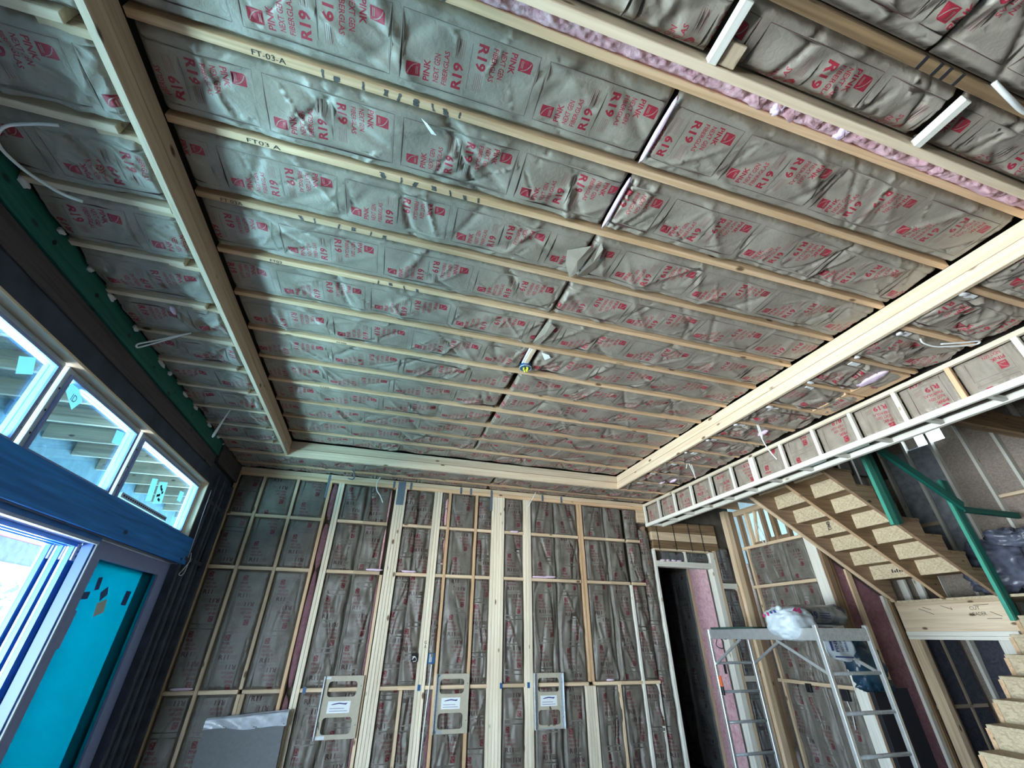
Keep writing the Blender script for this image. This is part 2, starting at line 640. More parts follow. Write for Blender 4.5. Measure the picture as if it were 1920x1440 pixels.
def make_template(rtext, pitch=0.6096, width=0.41, step=0.0165):
    """flat print of one repeat of the facing, cut into the sheet: u along the roll, v across"""
    pts, edges, groups = [], [], []     # groups: (material index, edge list)

    def add_shape(vs, ed, mi):
        b = len(pts)
        pts.extend([tuple(v) for v in vs])
        es = [(b + i, b + j) for i, j in ed]
        edges.extend(es)
        groups.append((mi, es))

    def rect(u0_, u1_, v0_, v1_, mi):
        add_shape([(u0_, v0_), (u1_, v0_), (u1_, v1_), (u0_, v1_)], [(0, 1), (1, 2), (2, 3), (3, 0)], mi)

    CU = 0.020 + 0.285
    for half in (0, 1):
        def T(p):
            u, v = p
            u += 0.020
            return (u, v) if half == 0 else (2 * CU - u, -v)

        def txt(s, ub, vs_, ln, ht, mi, bold=0.012):
            vv, _, ed = text_outline(s, bold, 0.0, 2)
            add_shape([T((ub - q[1] * ht, vs_ - q[0] * ln)) for q in vv], ed, mi)

        def trect(a, b, c, d, mi):
            P = [T((a, c)), T((b, c)), T((b, d)), T((a, d))]
            add_shape(P, [(0, 1), (1, 2), (2, 3), (3, 0)], mi)

        # emblem: square with a rounded corner, an arc and a word line left in paper colour
        n = 5
        P = [(0.026, 0.046), (0.084, 0.046)]
        P += [(0.084, 0.095), (0.040, 0.095)]
        P += [(0.040 - 0.014 * math.sin(t * math.pi / 2 / n), 0.081 + 0.014 * math.cos(t * math.pi / 2 / n)) for t in range(1, n + 1)]
        add_shape([T(p) for p in P], [(i, (i + 1) % len(P)) for i in range(len(P))], 1)
        A = [(0.031, 0.088), (0.036, 0.075), (0.044, 0.063), (0.055, 0.054), (0.070, 0.049)]
        B = [(0.0725, 0.0505), (0.0575, 0.0562), (0.047, 0.065), (0.039, 0.0765), (0.034, 0.089)]
        Q = A + B
        add_shape([T(p) for p in Q], [(i, (i + 1) % len(Q)) for i in range(len(Q))], 0)
        trect(0.066, 0.0685, 0.060, 0.088, 0)
        trect(0.072, 0.0745, 0.060, 0.088, 0)
        txt('PINK', 0.124, 0.104, 0.082, 0.027, 1, 0.026)
        txt('NEXT GEN', 0.163, 0.097, 0.107, 0.024, 1, 0.016)
        txt('FIBERGLAS', 0.199, 0.097, 0.126, 0.022, 1, 0.016)
        txt(rtext, 0.262, 0.096, 0.097, 0.044, 3, 0.034)
        for k in range(5):
            trect(0.222 + 0.008 * k, 0.2246 + 0.008 * k, -0.014, -0.085, 4)
    rect(CU - 0.0009, CU + 0.0009, -0.085, 0.085, 2)
    a, b, c = 0.020, 0.590, 0.1225
    t = 0.0018
    rect(a, a + t, -c, c, 2)
    rect(b - t, b, -c, c, 2)
    rect(a + t, b - t, -c, -c + t, 2)
    rect(a + t, b - t, c - t, c, 2)
    nu, nv = int(round(pitch / step)), int(round(width / step))
    r = np.random.RandomState(3)
    for i in range(nu + 1):
        for j in range(nv + 1):
            u, v = pitch * i / nu, -width / 2 + width * j / nv
            if 0 < i < nu and 0 < j < nv:
                u += r.uniform(-0.3, 0.3) * step
                v += r.uniform(-0.3, 0.3) * step
            pts.append((u, v))
    res = delaunay_2d_cdt([Vector(p) for p in pts], edges, [], 0, 1e-6)
    V = np.array([tuple(v) for v in res[0]])
    F = np.array([list(f) for f in res[2]])
    cen = V[F].mean(1)
    mi = np.zeros(len(F), int)
    PT = np.array(pts)
    for m, es in groups:
        E = np.array(es)
        A_, B_ = PT[E[:, 0]], PT[E[:, 1]]
        lo, hi = np.minimum(A_, B_).min(0), np.maximum(A_, B_).max(0)
        cand = np.where((cen >= lo).all(1) & (cen <= hi).all(1))[0]
        if not len(cand):
            continue
        x, y = cen[cand, 0][:, None], cen[cand, 1][:, None]
        cond = (A_[:, 1] > y) != (B_[:, 1] > y)
        with np.errstate(divide='ignore', invalid='ignore'):
            xi = A_[:, 0] + (y - A_[:, 1]) * (B_[:, 0] - A_[:, 0]) / (B_[:, 1] - A_[:, 1])
        inside = ((cond & (x < xi)).sum(1) % 2) == 1
        mi[cand[inside]] = m
    # wind all the same way (normal eu x ev)
    P3 = V[F]
    ar = (P3[:, 1, 0] - P3[:, 0, 0]) * (P3[:, 2, 1] - P3[:, 0, 1]) - (P3[:, 1, 1] - P3[:, 0, 1]) * (P3[:, 2, 0] - P3[:, 0, 0])
    F[ar > 0] = F[ar > 0][:, ::-1]      # faces look along -(eu x ev) = towards the room
    return V, F, mi, pitch


T19 = make_template('R19')
T11 = make_template('R11')


def folds(U, V, L, w, seed, dens, amp, style):
    r = np.random.RandomState(seed)
    h = np.zeros_like(U)
    for k in range(5):                                   # slack
        a = r.uniform(0, np.pi)
        wl = r.uniform(0.18, 0.6)
        h += amp * 0.35 * np.sin((U * np.cos(a) + V * np.sin(a)) * 2 * np.pi / wl + r.uniform(0, 6.28))
    n = max(2, int(L * dens))
    for k in range(n):
        uc, vc = r.uniform(0, L), r.uniform(-w / 2, w / 2)
        if style == 'ceiling':
            a = r.choice([-1, 1]) * r.uniform(0.35, 1.35)
            big = r.rand() < 0.28
            ll = r.uniform(0.16, 0.34) if big else r.uniform(0.04, 0.15)
            wd = r.uniform(0.013, 0.028) if big else r.uniform(0.006, 0.016)
            A = amp * (r.choice([-1, 1]) * r.uniform(1.0, 1.9) if big else r.uniform(-1.0, 1.0))
        else:
            a = r.normal(0, 0.20)
            ll = r.uniform(0.14, 0.75)
            wd = r.uniform(0.012, 0.034)
            A = amp * r.uniform(-1.4, 1.2)
        du, dv = U - uc, V - vc
        t = du * np.cos(a) + dv * np.sin(a)
        d = -du * np.sin(a) + dv * np.cos(a) + 0.12 * t * t
        m = (np.abs(d) < 3 * wd) & (np.abs(t) < 1.6 * ll)
        if m.any():
            h[m] += A * np.exp(-(d[m] / wd) ** 2) * np.exp(-(t[m] / ll) ** 4)
    return h


def batt(parent, tmpl, O, eu, ev, en, L, w, phase, seed, mats, dens=22, amp=0.007, style='ceiling', deep=0.040, bulge=0.012, name='insulation_batt', rim=0.03, vr=None):
    """one faced batt: printed sheet, slack and creased, its edges tucked back against the framing"""
    V, F, mi, pitch = tmpl
    n0 = int(math.floor((0 - phase) / pitch))
    n1 = int(math.floor((L - phase) / pitch))
    UU, FF, MM = [], [], []
    nb = 0
    for k in range(n0, n1 + 1):
        v = V.copy()
        v[:, 0] += phase + k * pitch
        UU.append(v)
        FF.append(F + nb)
        MM.append(mi)
        nb += len(V)
    UV, FA, MA = np.concatenate(UU), np.concatenate(FF), np.concatenate(MM)
    vlo, vhi = vr if vr else (-w / 2, w / 2)
    TU, TV = UV[FA][:, :, 0], UV[FA][:, :, 1]
    keep = (TU.max(1) > 1e-6) & (TU.min(1) < L - 1e-6) & (TV.max(1) > vlo + 1e-6) & (TV.min(1) < vhi - 1e-6)
    FA, MA = FA[keep], MA[keep]
    UV[:, 0] = np.clip(UV[:, 0], 0, L)
    UV[:, 1] = np.clip(UV[:, 1], vlo, vhi)
    used = np.unique(FA)
    remap = np.full(len(UV), -1)
    remap[used] = np.arange(len(used))
    UV, FA = UV[used], remap[FA]
    U, Vv = UV[:, 0], UV[:, 1]

    def hf(U_, V_):
        e = np.clip(np.minimum(V_ - vlo, vhi - V_) / rim, 0, 1)
        e2 = np.clip(np.minimum(U_, L - U_) / (rim * 0.8), 0, 1)
        s = (e * e * (3 - 2 * e)) * (0.35 + 0.65 * e2 * e2 * (3 - 2 * e2))
        h_ = -deep * (1 - s) + s * (bulge * np.cos(np.clip(V_ / (w / 2), -1, 1) * np.pi / 2) + folds(U_, V_, L, w, seed, dens, amp, style)) - 0.012
        return np.where(h_ > 0.012, 0.012 + 0.008 * np.tanh((h_ - 0.012) / 0.008), h_)

    h = hf(U, Vv)
    q = 0.0025
    gu = (hf(np.minimum(U + q, L), Vv) - hf(np.maximum(U - q, 0), Vv)) / (2 * q)
    gv = (hf(U, np.minimum(Vv + q, vhi)) - hf(U, np.maximum(Vv - q, vlo))) / (2 * q)
    NN = np.array(en)[None, :] - gu[:, None] * np.array(eu) - gv[:, None] * np.array(ev)
    NN /= np.linalg.norm(NN, axis=1)[:, None]
    P = np.array(O) + U[:, None] * np.array(eu) + Vv[:, None] * np.array(ev) + h[:, None] * np.array(en)
    me = bpy.data.meshes.new(name)
    nv, nf = len(P), len(FA)
    me.vertices.add(nv)
    me.vertices.foreach_set('co', P.astype(np.float32).ravel())
    me.loops.add(nf * 3)
    me.loops.foreach_set('vertex_index', FA.astype(np.int32).ravel())
    me.polygons.add(nf)
    me.polygons.foreach_set('loop_start', np.arange(0, nf * 3, 3, dtype=np.int32))
    for k in mats:
        me.materials.append(MAT[k])
    me.polygons.foreach_set('material_index', MA.astype(np.int32))
    me.polygons.foreach_set('use_smooth', np.ones(nf, bool))
    me.update()
    me.normals_split_custom_set_from_vertices(NN.astype(np.float32))
    return link(name, me, None, parent)


M_CEIL = ['kraft', 'ink_red', 'ink_line', 'ink_red', 'ink_fine']
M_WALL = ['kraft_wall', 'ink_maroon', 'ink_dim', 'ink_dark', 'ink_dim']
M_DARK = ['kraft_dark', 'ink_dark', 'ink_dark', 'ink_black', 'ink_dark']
X_, Y_, Z_ = (1, 0, 0), (0, 1, 0), (0, 0, 1)
NX, NY, NZ = (-1, 0, 0), (0, -1, 0), (0, 0, -1)


# ================================================================== the setting
ZC, ZP = 3.84, 3.663                     # joist bottoms: raised centre, lower rim


def JY(k):
    return 0.635 + 0.4064 * k


fl = boxes_mesh('floor', [((-2.16, -3.6, -0.12), (8.1, 8.2, 0.0))], 'concrete')
tag(fl, 'bare grey concrete slab floor of the unfinished room', 'floor', kind='structure')
gr = boxes_mesh('ground', [((-60, -40, -0.2), (-2.2, 70, 0.0))], 'ground_dry')
tag(gr, 'pale sunlit ground outside the sliding door', 'ground', kind='structure')

pf = boxes_mesh('added_slab', [((-5.2, -12, 0.0), (-2.2, 30, 0.012))], 'concrete')  # slab added to cut light bounced up to the left ceiling rim
tag(pf, 'unseen dark slab added outside the sliding door to cut bounced light', 'added_slab', kind='structure')

# ---- ceiling
ceil = boxes_mesh('ceiling', [((-2.3, -3.7, 4.06), (4.42, 8.2, 4.12)), ((4.42, 4.74, 4.06), (6.0, 8.2, 4.12))], 'deck')
tag(ceil, 'open joist tray ceiling stuffed with paper-faced batts', 'ceiling', kind='structure')
for k in range(0, 12):
    box('joist', (-1.283, JY(k) - 0.019, ZC), (3.26, JY(k) + 0.019, 4.04), 'joist', ceil)
for k in range(-5, 12):
    box('joist', (-1.985, JY(k) - 0.019, ZP), (-1.40 if k % 3 else -1.33, JY(k) + 0.019, ZP + 0.14), 'pine', ceil)
    jr = box('joist', (3.30, JY(k) - 0.019, ZP + 0.012), (4.10, JY(k) + 0.019, ZP + 0.15), 'joist', ceil)
    if -1 <= k < 12:                     # white shim tabs by the beam
        dx = rnd.uniform(0.08, 0.16)
        box('shim', (3.30 + dx, JY(k) + 0.022, ZP + 0.006), (3.30 + dx + rnd.uniform(0.06, 0.1), JY(k) + rnd.uniform(0.06, 0.09), ZP + 0.012), 'bit_white', ceil, 0.001)
for k in (12, 13):
    box('joist', (-1.985, JY(k) - 0.019, ZP), (5.9, JY(k) + 0.019, ZP + 0.14), 'joist', ceil)
for k in (-1, -2, -3, -4, -5):
    box('joist', (-1.32, JY(k) - 0.019 + 0.018, ZP), (3.30, JY(k) + 0.019 + 0.022, ZP + 0.14), 'old', ceil)
# short scabs where rim joists meet the beam
for k in range(0, 12):
    box('scab', (-1.50, JY(k) + 0.021, ZP + 0.012), (-1.322, JY(k) + 0.055, ZP + 0.10), 'stud', ceil)
for x in (0.93, 2.02):                   # pale cross pieces of the front rim
    box('cross_piece', (x - 0.019, 0.285, ZP - 0.018), (x + 0.019, 0.482, ZP + 0.02), 'white', ceil)
box('cross_block', (0.955, 0.40, ZP - 0.005), (1.03, 0.478, ZP + 0.02), 'stud', ceil)
box('cross_piece', (3.02, 0.285, ZP - 0.018), (3.058, 0.482, ZP + 0.02), 'white', ceil)
box('cross_piece', (2.35, -0.16, ZP - 0.018), (2.388, 0.20, ZP + 0.02), 'white', ceil)
for y0, y1 in ((1.89, 2.25), (2.29, 2.64)):
    box('rim_plank', (3.86, y0, ZP + 0.004), (4.09, y1, ZP + 0.042), 'joist', ceil)

PHL = [.37, .40, .12, .34, .26, .59, .55, .48, .39, .20, .05]
PHR = [.19, .06, .59, .30, .53, .43, .28, .15, .50, .33, .08]
SEAM = 0.965
for k in range(11):
    yc = JY(k) + 0.2032
    gap = 0.012 if k in (0, 1) else 0.020 if k in (6, 7, 8) else 0.004
    for x0, x1, ph in ((-1.28, SEAM - gap, PHL[k]), (SEAM + gap, 3.258, PHR[k])):
        if k == 5:                       # left open for the fixture bracket
            if x0 < 0:
                x1 = 0.945
            else:
                x0 = 1.045
        batt(ceil, T19, (x0, yc, ZC), X_, Y_, NZ, x1 - x0, 0.367, (ph - 0.020 - x0) % 0.6096, 100 + 2 * k + (x0 > 0), M_CEIL,
             dens=20 if k != 1 else 30, amp=0.0065 if k != 1 else 0.009)
batt(ceil, T19, (-1.28, 5.272, ZC), X_, Y_, NZ, 4.53, 0.30, 0.1, 160, M_CEIL, dens=26, amp=0.008)
PHP = {1: -1.415, 2: -1.75, 3: -1.54}
for k in range(-2, 11):
    yc = JY(k) + 0.2032
    st = PHP.get(k, rnd.uniform(-2, -1.4))
    batt(ceil, T19, (-1.97, yc, ZP), X_, Y_, NZ, 0.64, 0.367, (st - 0.02 + 1.97) % 0.6096, 200 + k, M_CEIL, dens=34, amp=0.009)
    batt(ceil, T19, (3.31, yc, ZP), X_, Y_, NZ, 0.78, 0.367, rnd.uniform(0, .6), 230 + k, M_CEIL, dens=40, amp=0.011)
batt(ceil, T19, (-1.97, JY(11) + 0.2032, ZP), X_, Y_, NZ, 0.64, 0.367, 0.2, 260, M_CEIL, dens=34, amp=0.009)
batt(ceil, T19, (3.31, JY(11) + 0.2032, ZP), X_, Y_, NZ, 0.78, 0.367, 0.4, 261, M_CEIL, dens=34, amp=0.010)
for x0, x1, s in ((-1.97, 1.4, 262), (1.42, 4.09, 263)):
    batt(ceil, T19, (x0, JY(12) + 0.2032, ZP), X_, Y_, NZ, x1 - x0, 0.367, rnd.uniform(0, .6), s, M_CEIL, dens=30, amp=0.008)
    batt(ceil, T19, (x0, 6.03, ZP), X_, Y_, NZ, x1 - x0, 0.18, rnd.uniform(0, .6), s + 2, M_CEIL, dens=24, amp=0.006)
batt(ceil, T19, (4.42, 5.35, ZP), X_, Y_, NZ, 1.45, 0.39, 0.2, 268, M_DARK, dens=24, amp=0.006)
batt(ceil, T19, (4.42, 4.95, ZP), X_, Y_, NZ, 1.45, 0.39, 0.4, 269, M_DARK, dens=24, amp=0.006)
for x0, x1, ph, s in ((-1.97, 0.91, 0.1, 270), (0.955, 2.00, (1.065 - 0.02 - 0.955) % .6096, 271), (2.045, 3.30, 0.18, 272), (3.31, 4.09, .3, 274)):
    batt(ceil, T19, (x0, 0.440, ZP + 0.02), X_, Y_, NZ, x1 - x0, 0.367, ph, s, M_CEIL, dens=24, amp=0.012, vr=(-0.175, 0.034))
for x0, x1, ph, s in ((-1.30, 1.72, 0.42, 280), (1.74, 3.3, 0.30, 281)):
    batt(ceil, T19, (x0, JY(-2) + 0.2232, ZP), X_, Y_, NZ, x1 - x0, 0.355, ph, s, M_CEIL, dens=24, amp=0.010)
    batt(ceil, T19, (x0, JY(-3) + 0.2232, ZP), X_, Y_, NZ, x1 - x0, 0.355, ph, s + 2, M_CEIL, dens=14, amp=0.008)

# pencilled numbers and stencil smudges on the joists
for (x, k, w, s) in ((-0.835, 1, 0.13, 'FT-03-A'), (-0.94, 2, 0.15, 'FT03 A'), (-1.16, 3, 0.11, 'FT 03A'), (-0.98, 4, 0.07, 'FT03'),
                     (-0.62, 6, 0.08, 'FT-03A'), (-0.82, 8, 0.08, 'FT03'), (1.75, 5, 0.07, 'FT03')):
    text_mesh('pencil_mark', s, (x, JY(k) + 0.011, ZC - 0.0012), X_, NY, w, 0.021, 'ink_black', ceil)


def smudges(x0, k, lst):
    vs, fs = [], []
    for dx, w, a, b in lst:
        n = len(vs)
        y = JY(k)
        sl = rnd.uniform(-.012, .012)
        m = 7
        for t in range(m + 1):                # upright stroke with ragged sides
            yy = y + a + (b - a) * t / m
            ww = w * (.35 + .25 * rnd.random())
            xx = x0 + dx + sl * t / m + rnd.uniform(-.002, .002)
            vs += [(xx - ww * .5, yy, ZC - .0012), (xx + ww * .5, yy, ZC - .0012)]
        for t in range(m):
            fs.append([n + 2 * t, n + 2 * t + 2, n + 2 * t + 3, n + 2 * t + 1])
    me = bpy.data.meshes.new('stencil_mark')
    me.from_pydata(vs, [], fs)
    link('stencil_mark', me, 'ink_smear', ceil)


smudges(-0.56, 1, [(0, .02, -.018, .016), (.06, .05, -.005, .018), (.17, .018, -.018, .016), (.27, .04, -.015, .012), (.33, .025, -.018, .018), (.40, .05, -.016, .016), (.47, .018, -.018, .014), (.53, .045, -.012, .018), (.60, .016, -.018, .01)])
smudges(-0.30, 2, [(0, .05, -.018, .016), (.10, .02, -.018, .018), (.18, .045, -.012, .017), (.27, .05, -.017, .010), (.36, .018, -.018, .016), (.44, .04, -.010, .017), (.52, .02, -.017, .014)])
smudges(-0.75, 3, [(0, .04, -.014, .016), (.08, .02, -.018, .016), (.22, .02, -.018, .018), (.30, .05, -.018, .01), (.40, .02, -.018, .016), (.48, .05, -.01, .018)])
smudges(-0.30, 4, [(0, .02, -.018, .016), (.08, .05, -.018, .01), (.17, .02, -.018, .018), (.26, .04, -.01, .018)])
smudges(-0.35, 0, [(0, .03, -.018, .016), (.10, .03, -.018, .010), (.19, .025, -.018, .018), (.26, .03, -.006, .018)])
for x in (1.70, 1.78, 1.83, 1.90):       # dark bands round the old joist
    box('stain_band', (x, JY(-1) - 0.002, ZP - 0.0012), (x + 0.016, JY(-1) + 0.042, ZP + 0.02), 'ink_black', ceil, 0.0005)

# torn paper along the seam of the two rows of batts


def flap(pts, mat='kraft', nm='paper_flap', parent=None, th=0.0):
    me = bpy.data.meshes.new(nm)
    n = len(pts)
    c = [sum(p[i] for p in pts) / n for i in range(3)]
    c[2] -= th
    me.from_pydata([tuple(p) for p in pts] + [tuple(c)], [], [[i, (i + 1) % n, n] for i in range(n)])
    return link(nm, me, mat, parent)


z = ZC
flap([(0.83, 1.62, z - 0.0074), (0.95, 1.53, z - 0.0278), (0.985, 1.56, z - 0.0140), (0.955, 1.76, z - 0.0305), (0.93, 1.82, z - 0.0250), (0.86, 1.72, z - 0.0096)], parent=ceil, th=0.012)
flap([(1.00, 1.50, z - 0.0140), (1.03, 1.53, z - 0.0305), (1.045, 1.62, z - 0.0278), (1.06, 1.70, z - 0.0140), (1.03, 1.78, z - 0.0112), (0.965, 1.79, z - 0.0305), (0.985, 1.62, z - 0.0333)], parent=ceil, th=0.01)
flap([(0.955, 2.31, z - 0.0085), (0.985, 2.30, z - 0.0250), (1.035, 2.33, z - 0.0278), (1.01, 2.48, z - 0.0305), (0.985, 2.60, z - 0.0195), (0.93, 2.58, z - 0.0195)], parent=ceil, th=0.008)
flap([(1.05, 2.70, z - 0.0085), (1.12, 2.70, z - 0.0223), (1.15, 2.74, z - 0.0195), (1.12, 2.80, z - 0.0096)], 'bit_white', parent=ceil)
flap([(-0.13, 1.10, z - 0.0052), (-0.10, 1.11, z - 0.0140), (-0.05, 1.15, z - 0.0195), (-0.075, 1.15, z - 0.0195)], 'bit_white', parent=ceil)
for k in (0, 1):                          # pale wool showing at the seam
    yc = JY(k) + 0.2
    blob('exposed_wool', (SEAM, yc, z + 0.0), (0.013, 0.165, 0.012), 'bit_pink', 40 + k, parent=ceil, nu=14, nv=10)
for i in range(26):                       # scraps of wool along the rim
    t = i / 26
    x = -0.7 + 3.9 * rnd.random()
    blob('wool_scrap', (x, 5.482, ZP - 0.006), (rnd.uniform(.015, .05), .012, .008), rnd.choice(['bit_white', 'bit_pink']), 50 + i, parent=ceil, nu=10, nv=7, amp=.4)
for i in range(9):
    blob('wool_scrap', (3.33 + rnd.random() * .05, JY(i) + rnd.uniform(-.05, .05), ZP - 0.004), (rnd.uniform(.02, .05), .02, .01), 'bit_white', 80 + i, parent=ceil, nu=10, nv=7, amp=.4)
for (x, y, a) in ((3.78, 3.18, .05), (3.80, 2.02, .10), (3.85, 4.9, .05), (3.74, 5.0, .04), (-1.62, 2.75, .03)):
    blob('wool_scrap', (x, y, ZP - 0.002), (a * .5, a * 1.5, .02), 'bit_pink', int(x * 100) % 97, parent=ceil, nu=14, nv=9, amp=.3)

# ---- tray beams (two boards on edge, one above the other)
ZB = ZP - 0.013
ZM = (ZB + ZC) / 2


def tray(name, lo, hi, label, m='pine'):
    c = [(a + b) / 2 for a, b in zip(lo, hi)]
    t = thing(name, (c[0], c[1], ZB), label, 'beam', 'boxed beams round the raised ceiling')
    box('board', (lo[0], lo[1], ZB), (hi[0], hi[1], ZM - 0.003), m, t)
    b2 = [lo[0], lo[1], hi[0], hi[1]]
    box('board', (b2[0] + 0.004, b2[1] + 0.004, ZM + 0.004), (b2[2] - 0.004, b2[3] - 0.004, ZC + 0.004), m, t)
    return t


tray('tray_beam', (-1.320, 0.52, 0), (-1.284, 5.44, 0), 'left double-board ceiling beam on the window side, lit along its bottom edge', 'tan')  # darker wood than the other beams: side shade put into its colour
tray('tray_beam', (3.262, 0.52, 0), (3.298, 5.44, 0), 'long pale double-board ceiling beam beside the ladder-framed soffit')
tray('tray_beam', (-1.320, 5.441, 0), (3.298, 5.478, 0), 'double-board ceiling beam nearest the back wall, joining the two long beams')
tray('tray_beam', (-1.320, 0.482, 0), (3.298, 0.519, 0), 'pale ceiling beam along the strip of bare pink wool')

# bare wool between that beam and the first joist
n_u, n_v = 420, 20
U = np.linspace(-0.9, 3.24, n_u)
Vv = np.linspace(0, 1, n_v)
A, B = np.meshgrid(U, Vv, indexing='ij')
P = np.stack([A.ravel(), 0.523 + 0.093 * B.ravel(), np.full(A.size, ZC + 0.03)], 1)
nz = vnoise(P * np.array([1, 1, 0]), 5, 13) * 0.6 + np.abs(vnoise(P * np.array([1, 1, 0]), 6, 34)) * 0.7 + vnoise(P, 9, 75) * 0.15
P[:, 2] -= (0.040 + 0.055 * nz) * np.sin(np.pi * np.clip(B.ravel() * 0.9 + 0.05, 0, 1)) ** 0.6
P[:, 2] += 0.02 * (P[:, 0] > 1.9) * vnoise(P, 11, 18)
fs = [[i * n_v + j, i * n_v + j + 1, (i + 1) * n_v + j + 1, (i + 1) * n_v + j] for i in range(n_u - 1) for j in range(n_v - 1)]
me = bpy.data.meshes.new('bare_wool')
me.from_pydata([tuple(p) for p in P], [], fs)
me.polygons.foreach_set('use_smooth', [True] * len(fs))
o = link('bare_wool_strip', me, 'pink', ceil)
o['label'] = 'fluffy pink glass wool'
for i, (x, s) in enumerate(((1.30, .05), (1.42, .035), (1.50, .04), (1.62, .05), (1.8, .03), (2.45, .05), (2.75, .04))):
    blob('wool_tuft', (x, 0.575, ZC - 0.012), (s, .035, .028), 'bit_pink' if i % 3 == 1 else 'pink', 300 + i, parent=o, amp=.45, nu=22, nv=14)

# ---- wall behind (far wall)
YW = 6.13
wb = boxes_mesh('wall_back', [((-2.2, YW + 0.11, 0), (4.19, YW + 0.15, 4.06)), ((4.19, YW + 0.11, 2.80), (5.24, YW + 0.15, 4.06)), ((5.24, YW + 0.11, 0), (5.95, YW + 0.15, 4.06))], 'deck')
tag(wb, 'far stud wall filled with creased paper-faced batts', 'wall', kind='structure')
TOPZ = 3.565
box('top_plate', (-1.985, YW, TOPZ), (4.16, YW + 0.11, TOPZ + 0.048), 'joist', wb)
box('top_plate', (-1.985, YW, TOPZ + 0.050), (4.16, YW + 0.11, ZP + 0.01), 'stud', wb)
ROWS = [1.22, 2.44, 3.06]
studs = []                                # (x0, x1, z0, z1, mat)


def plies(x0, n, z0=0.0, z1=TOPZ, mat='stud', g=0.0008):
    for i in range(n):
        studs.append((x0 + i * 0.0386, x0 + i * 0.0386 + 0.0358, z0, z1, mat))
    return x0, x0 + n * 0.0386


plies(-1.985, 1)
plies(-1.66, 1)
plies(-1.245, 1, 1.24)
plies(-1.245, 2, 0, 1.20)
plies(-0.83, 1, mat='joist')
plies(-0.705, 2, mat='cream')
plies(0.028, 1, 0, 2.42)
plies(0.075, 4, mat='cream')
plies(0.455, 1, 0, 1.20)
plies(0.632, 3, mat='cream')
plies(0.845, 1, mat='joist')
plies(1.25, 1, mat='joist')
plies(1.508, 5, mat='cream')
plies(2.0, 3, mat='cream')
plies(2.90, 2, 1.24, mat='joist')
plies(2.83, 4, 0, 1.20, mat='cream')
plies(3.32, 1, 0, 1.24)
plies(3.69, 1, 0, 2.42, mat='white')
plies(3.91, 1, 0, 1.20, mat='white')
for x0, x1, z0, z1, m in studs:
    box('stud', (x0, YW, z0), (x1, YW + 0.11, z1), m, wb)
BAYS = [(-1.945, -1.662, 0), (-1.620, -1.247, 0), (-1.205, -0.832, 0), (-0.625, -0.30, 0), (-0.30, 0.022, 0), (0.232, 0.43, 0), (0.43, 0.63, 0),
        (0.75, 0.843, 0), (0.885, 1.248, 0), (1.290, 1.506, 0), (1.703, 1.998, 0), (2.118, 2.505, 0), (2.505, 2.885, 0), (2.98, 3.365, 0), (3.365, 3.69, 0), (3.73, 3.965, 0)]
segs = [(0.02, 1.20), (1.24, 2.42), (2.46, 3.04), (3.08, TOPZ)]
sd = 400
for bi, (a, b, _) in enumerate(BAYS):
    for z0, z1 in segs:
        sd += 1
        xa, xb = a, b
        if z1 < 1.3:
            if abs(b - 2.885) < .01:
                xb = 2.826
            if abs(a - -1.205) < .01:
                xa = -1.165
            if abs(a - .43) < .01:
                xa = .497
            if abs(b - .43) < .01:
                xb = .453
        L_ = z1 - z0
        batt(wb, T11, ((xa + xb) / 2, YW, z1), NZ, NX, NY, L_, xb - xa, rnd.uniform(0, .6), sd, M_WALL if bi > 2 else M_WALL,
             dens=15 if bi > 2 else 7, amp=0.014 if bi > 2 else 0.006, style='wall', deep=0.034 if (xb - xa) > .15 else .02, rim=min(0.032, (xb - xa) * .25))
    for zr in ROWS:
        box('blocking', (a - 0.002, YW + rnd.uniform(0, .006), zr - 0.019), (b + 0.002, YW + 0.09, zr + 0.019), 'stud', wb)
for (a, b) in ((-0.79, -0.707), (0.0, 0.03), (0.80, 0.845)):    # unfaced slivers
    for z0, z1 in segs:
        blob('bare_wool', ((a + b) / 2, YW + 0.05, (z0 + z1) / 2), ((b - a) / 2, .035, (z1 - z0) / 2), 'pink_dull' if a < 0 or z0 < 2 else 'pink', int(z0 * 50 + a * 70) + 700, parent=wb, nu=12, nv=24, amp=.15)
for (x, zr) in ((-1.78, 1.23), (-0.05, 2.45), (2.25, 2.45), (0.4, 2.45), (1.85, 3.05), (2.4, 2.455), (3.2, 1.235)):
    blob('wool_scrap', (x, YW - 0.005, zr + 0.024), (rnd.uniform(.06, .13), .02, .014), 'bit_pink', 750 + int(x * 10), parent=wb, nu=14, nv=8, amp=.3)
# metal straps over plate and studs
box('strap', (0.095, YW - 0.004, 3.33), (0.20, YW - 0.0005, ZP), 'strap_metal', wb, 0.001)
for x in (-0.86, 0.02, 0.26, 1.00, 1.15, 1.47, 2.30, 2.62):
    box('strap', (x, YW - 0.003, TOPZ - (0.22 if x in (1.47, -0.86) else 0.0)), (x + 0.032, YW - 0.0005, ZP), 'strap_metal', wb, 0.001)
for x in (0.66, 1.67, 2.03, -0.60):
    box('chalk_mark', (x, YW - 0.0012, 1.19), (x + 0.035, YW + 0.001, 1.25), 'box_blue', wb, 0.0003)
for i, ch in enumerate('GA'):
    text_mesh('pencil_mark', ch, (0.69, YW - 0.0015, 1.66 - i * 0.045), X_, Z_, 0.03, 0.035, 'ink_black', wb)

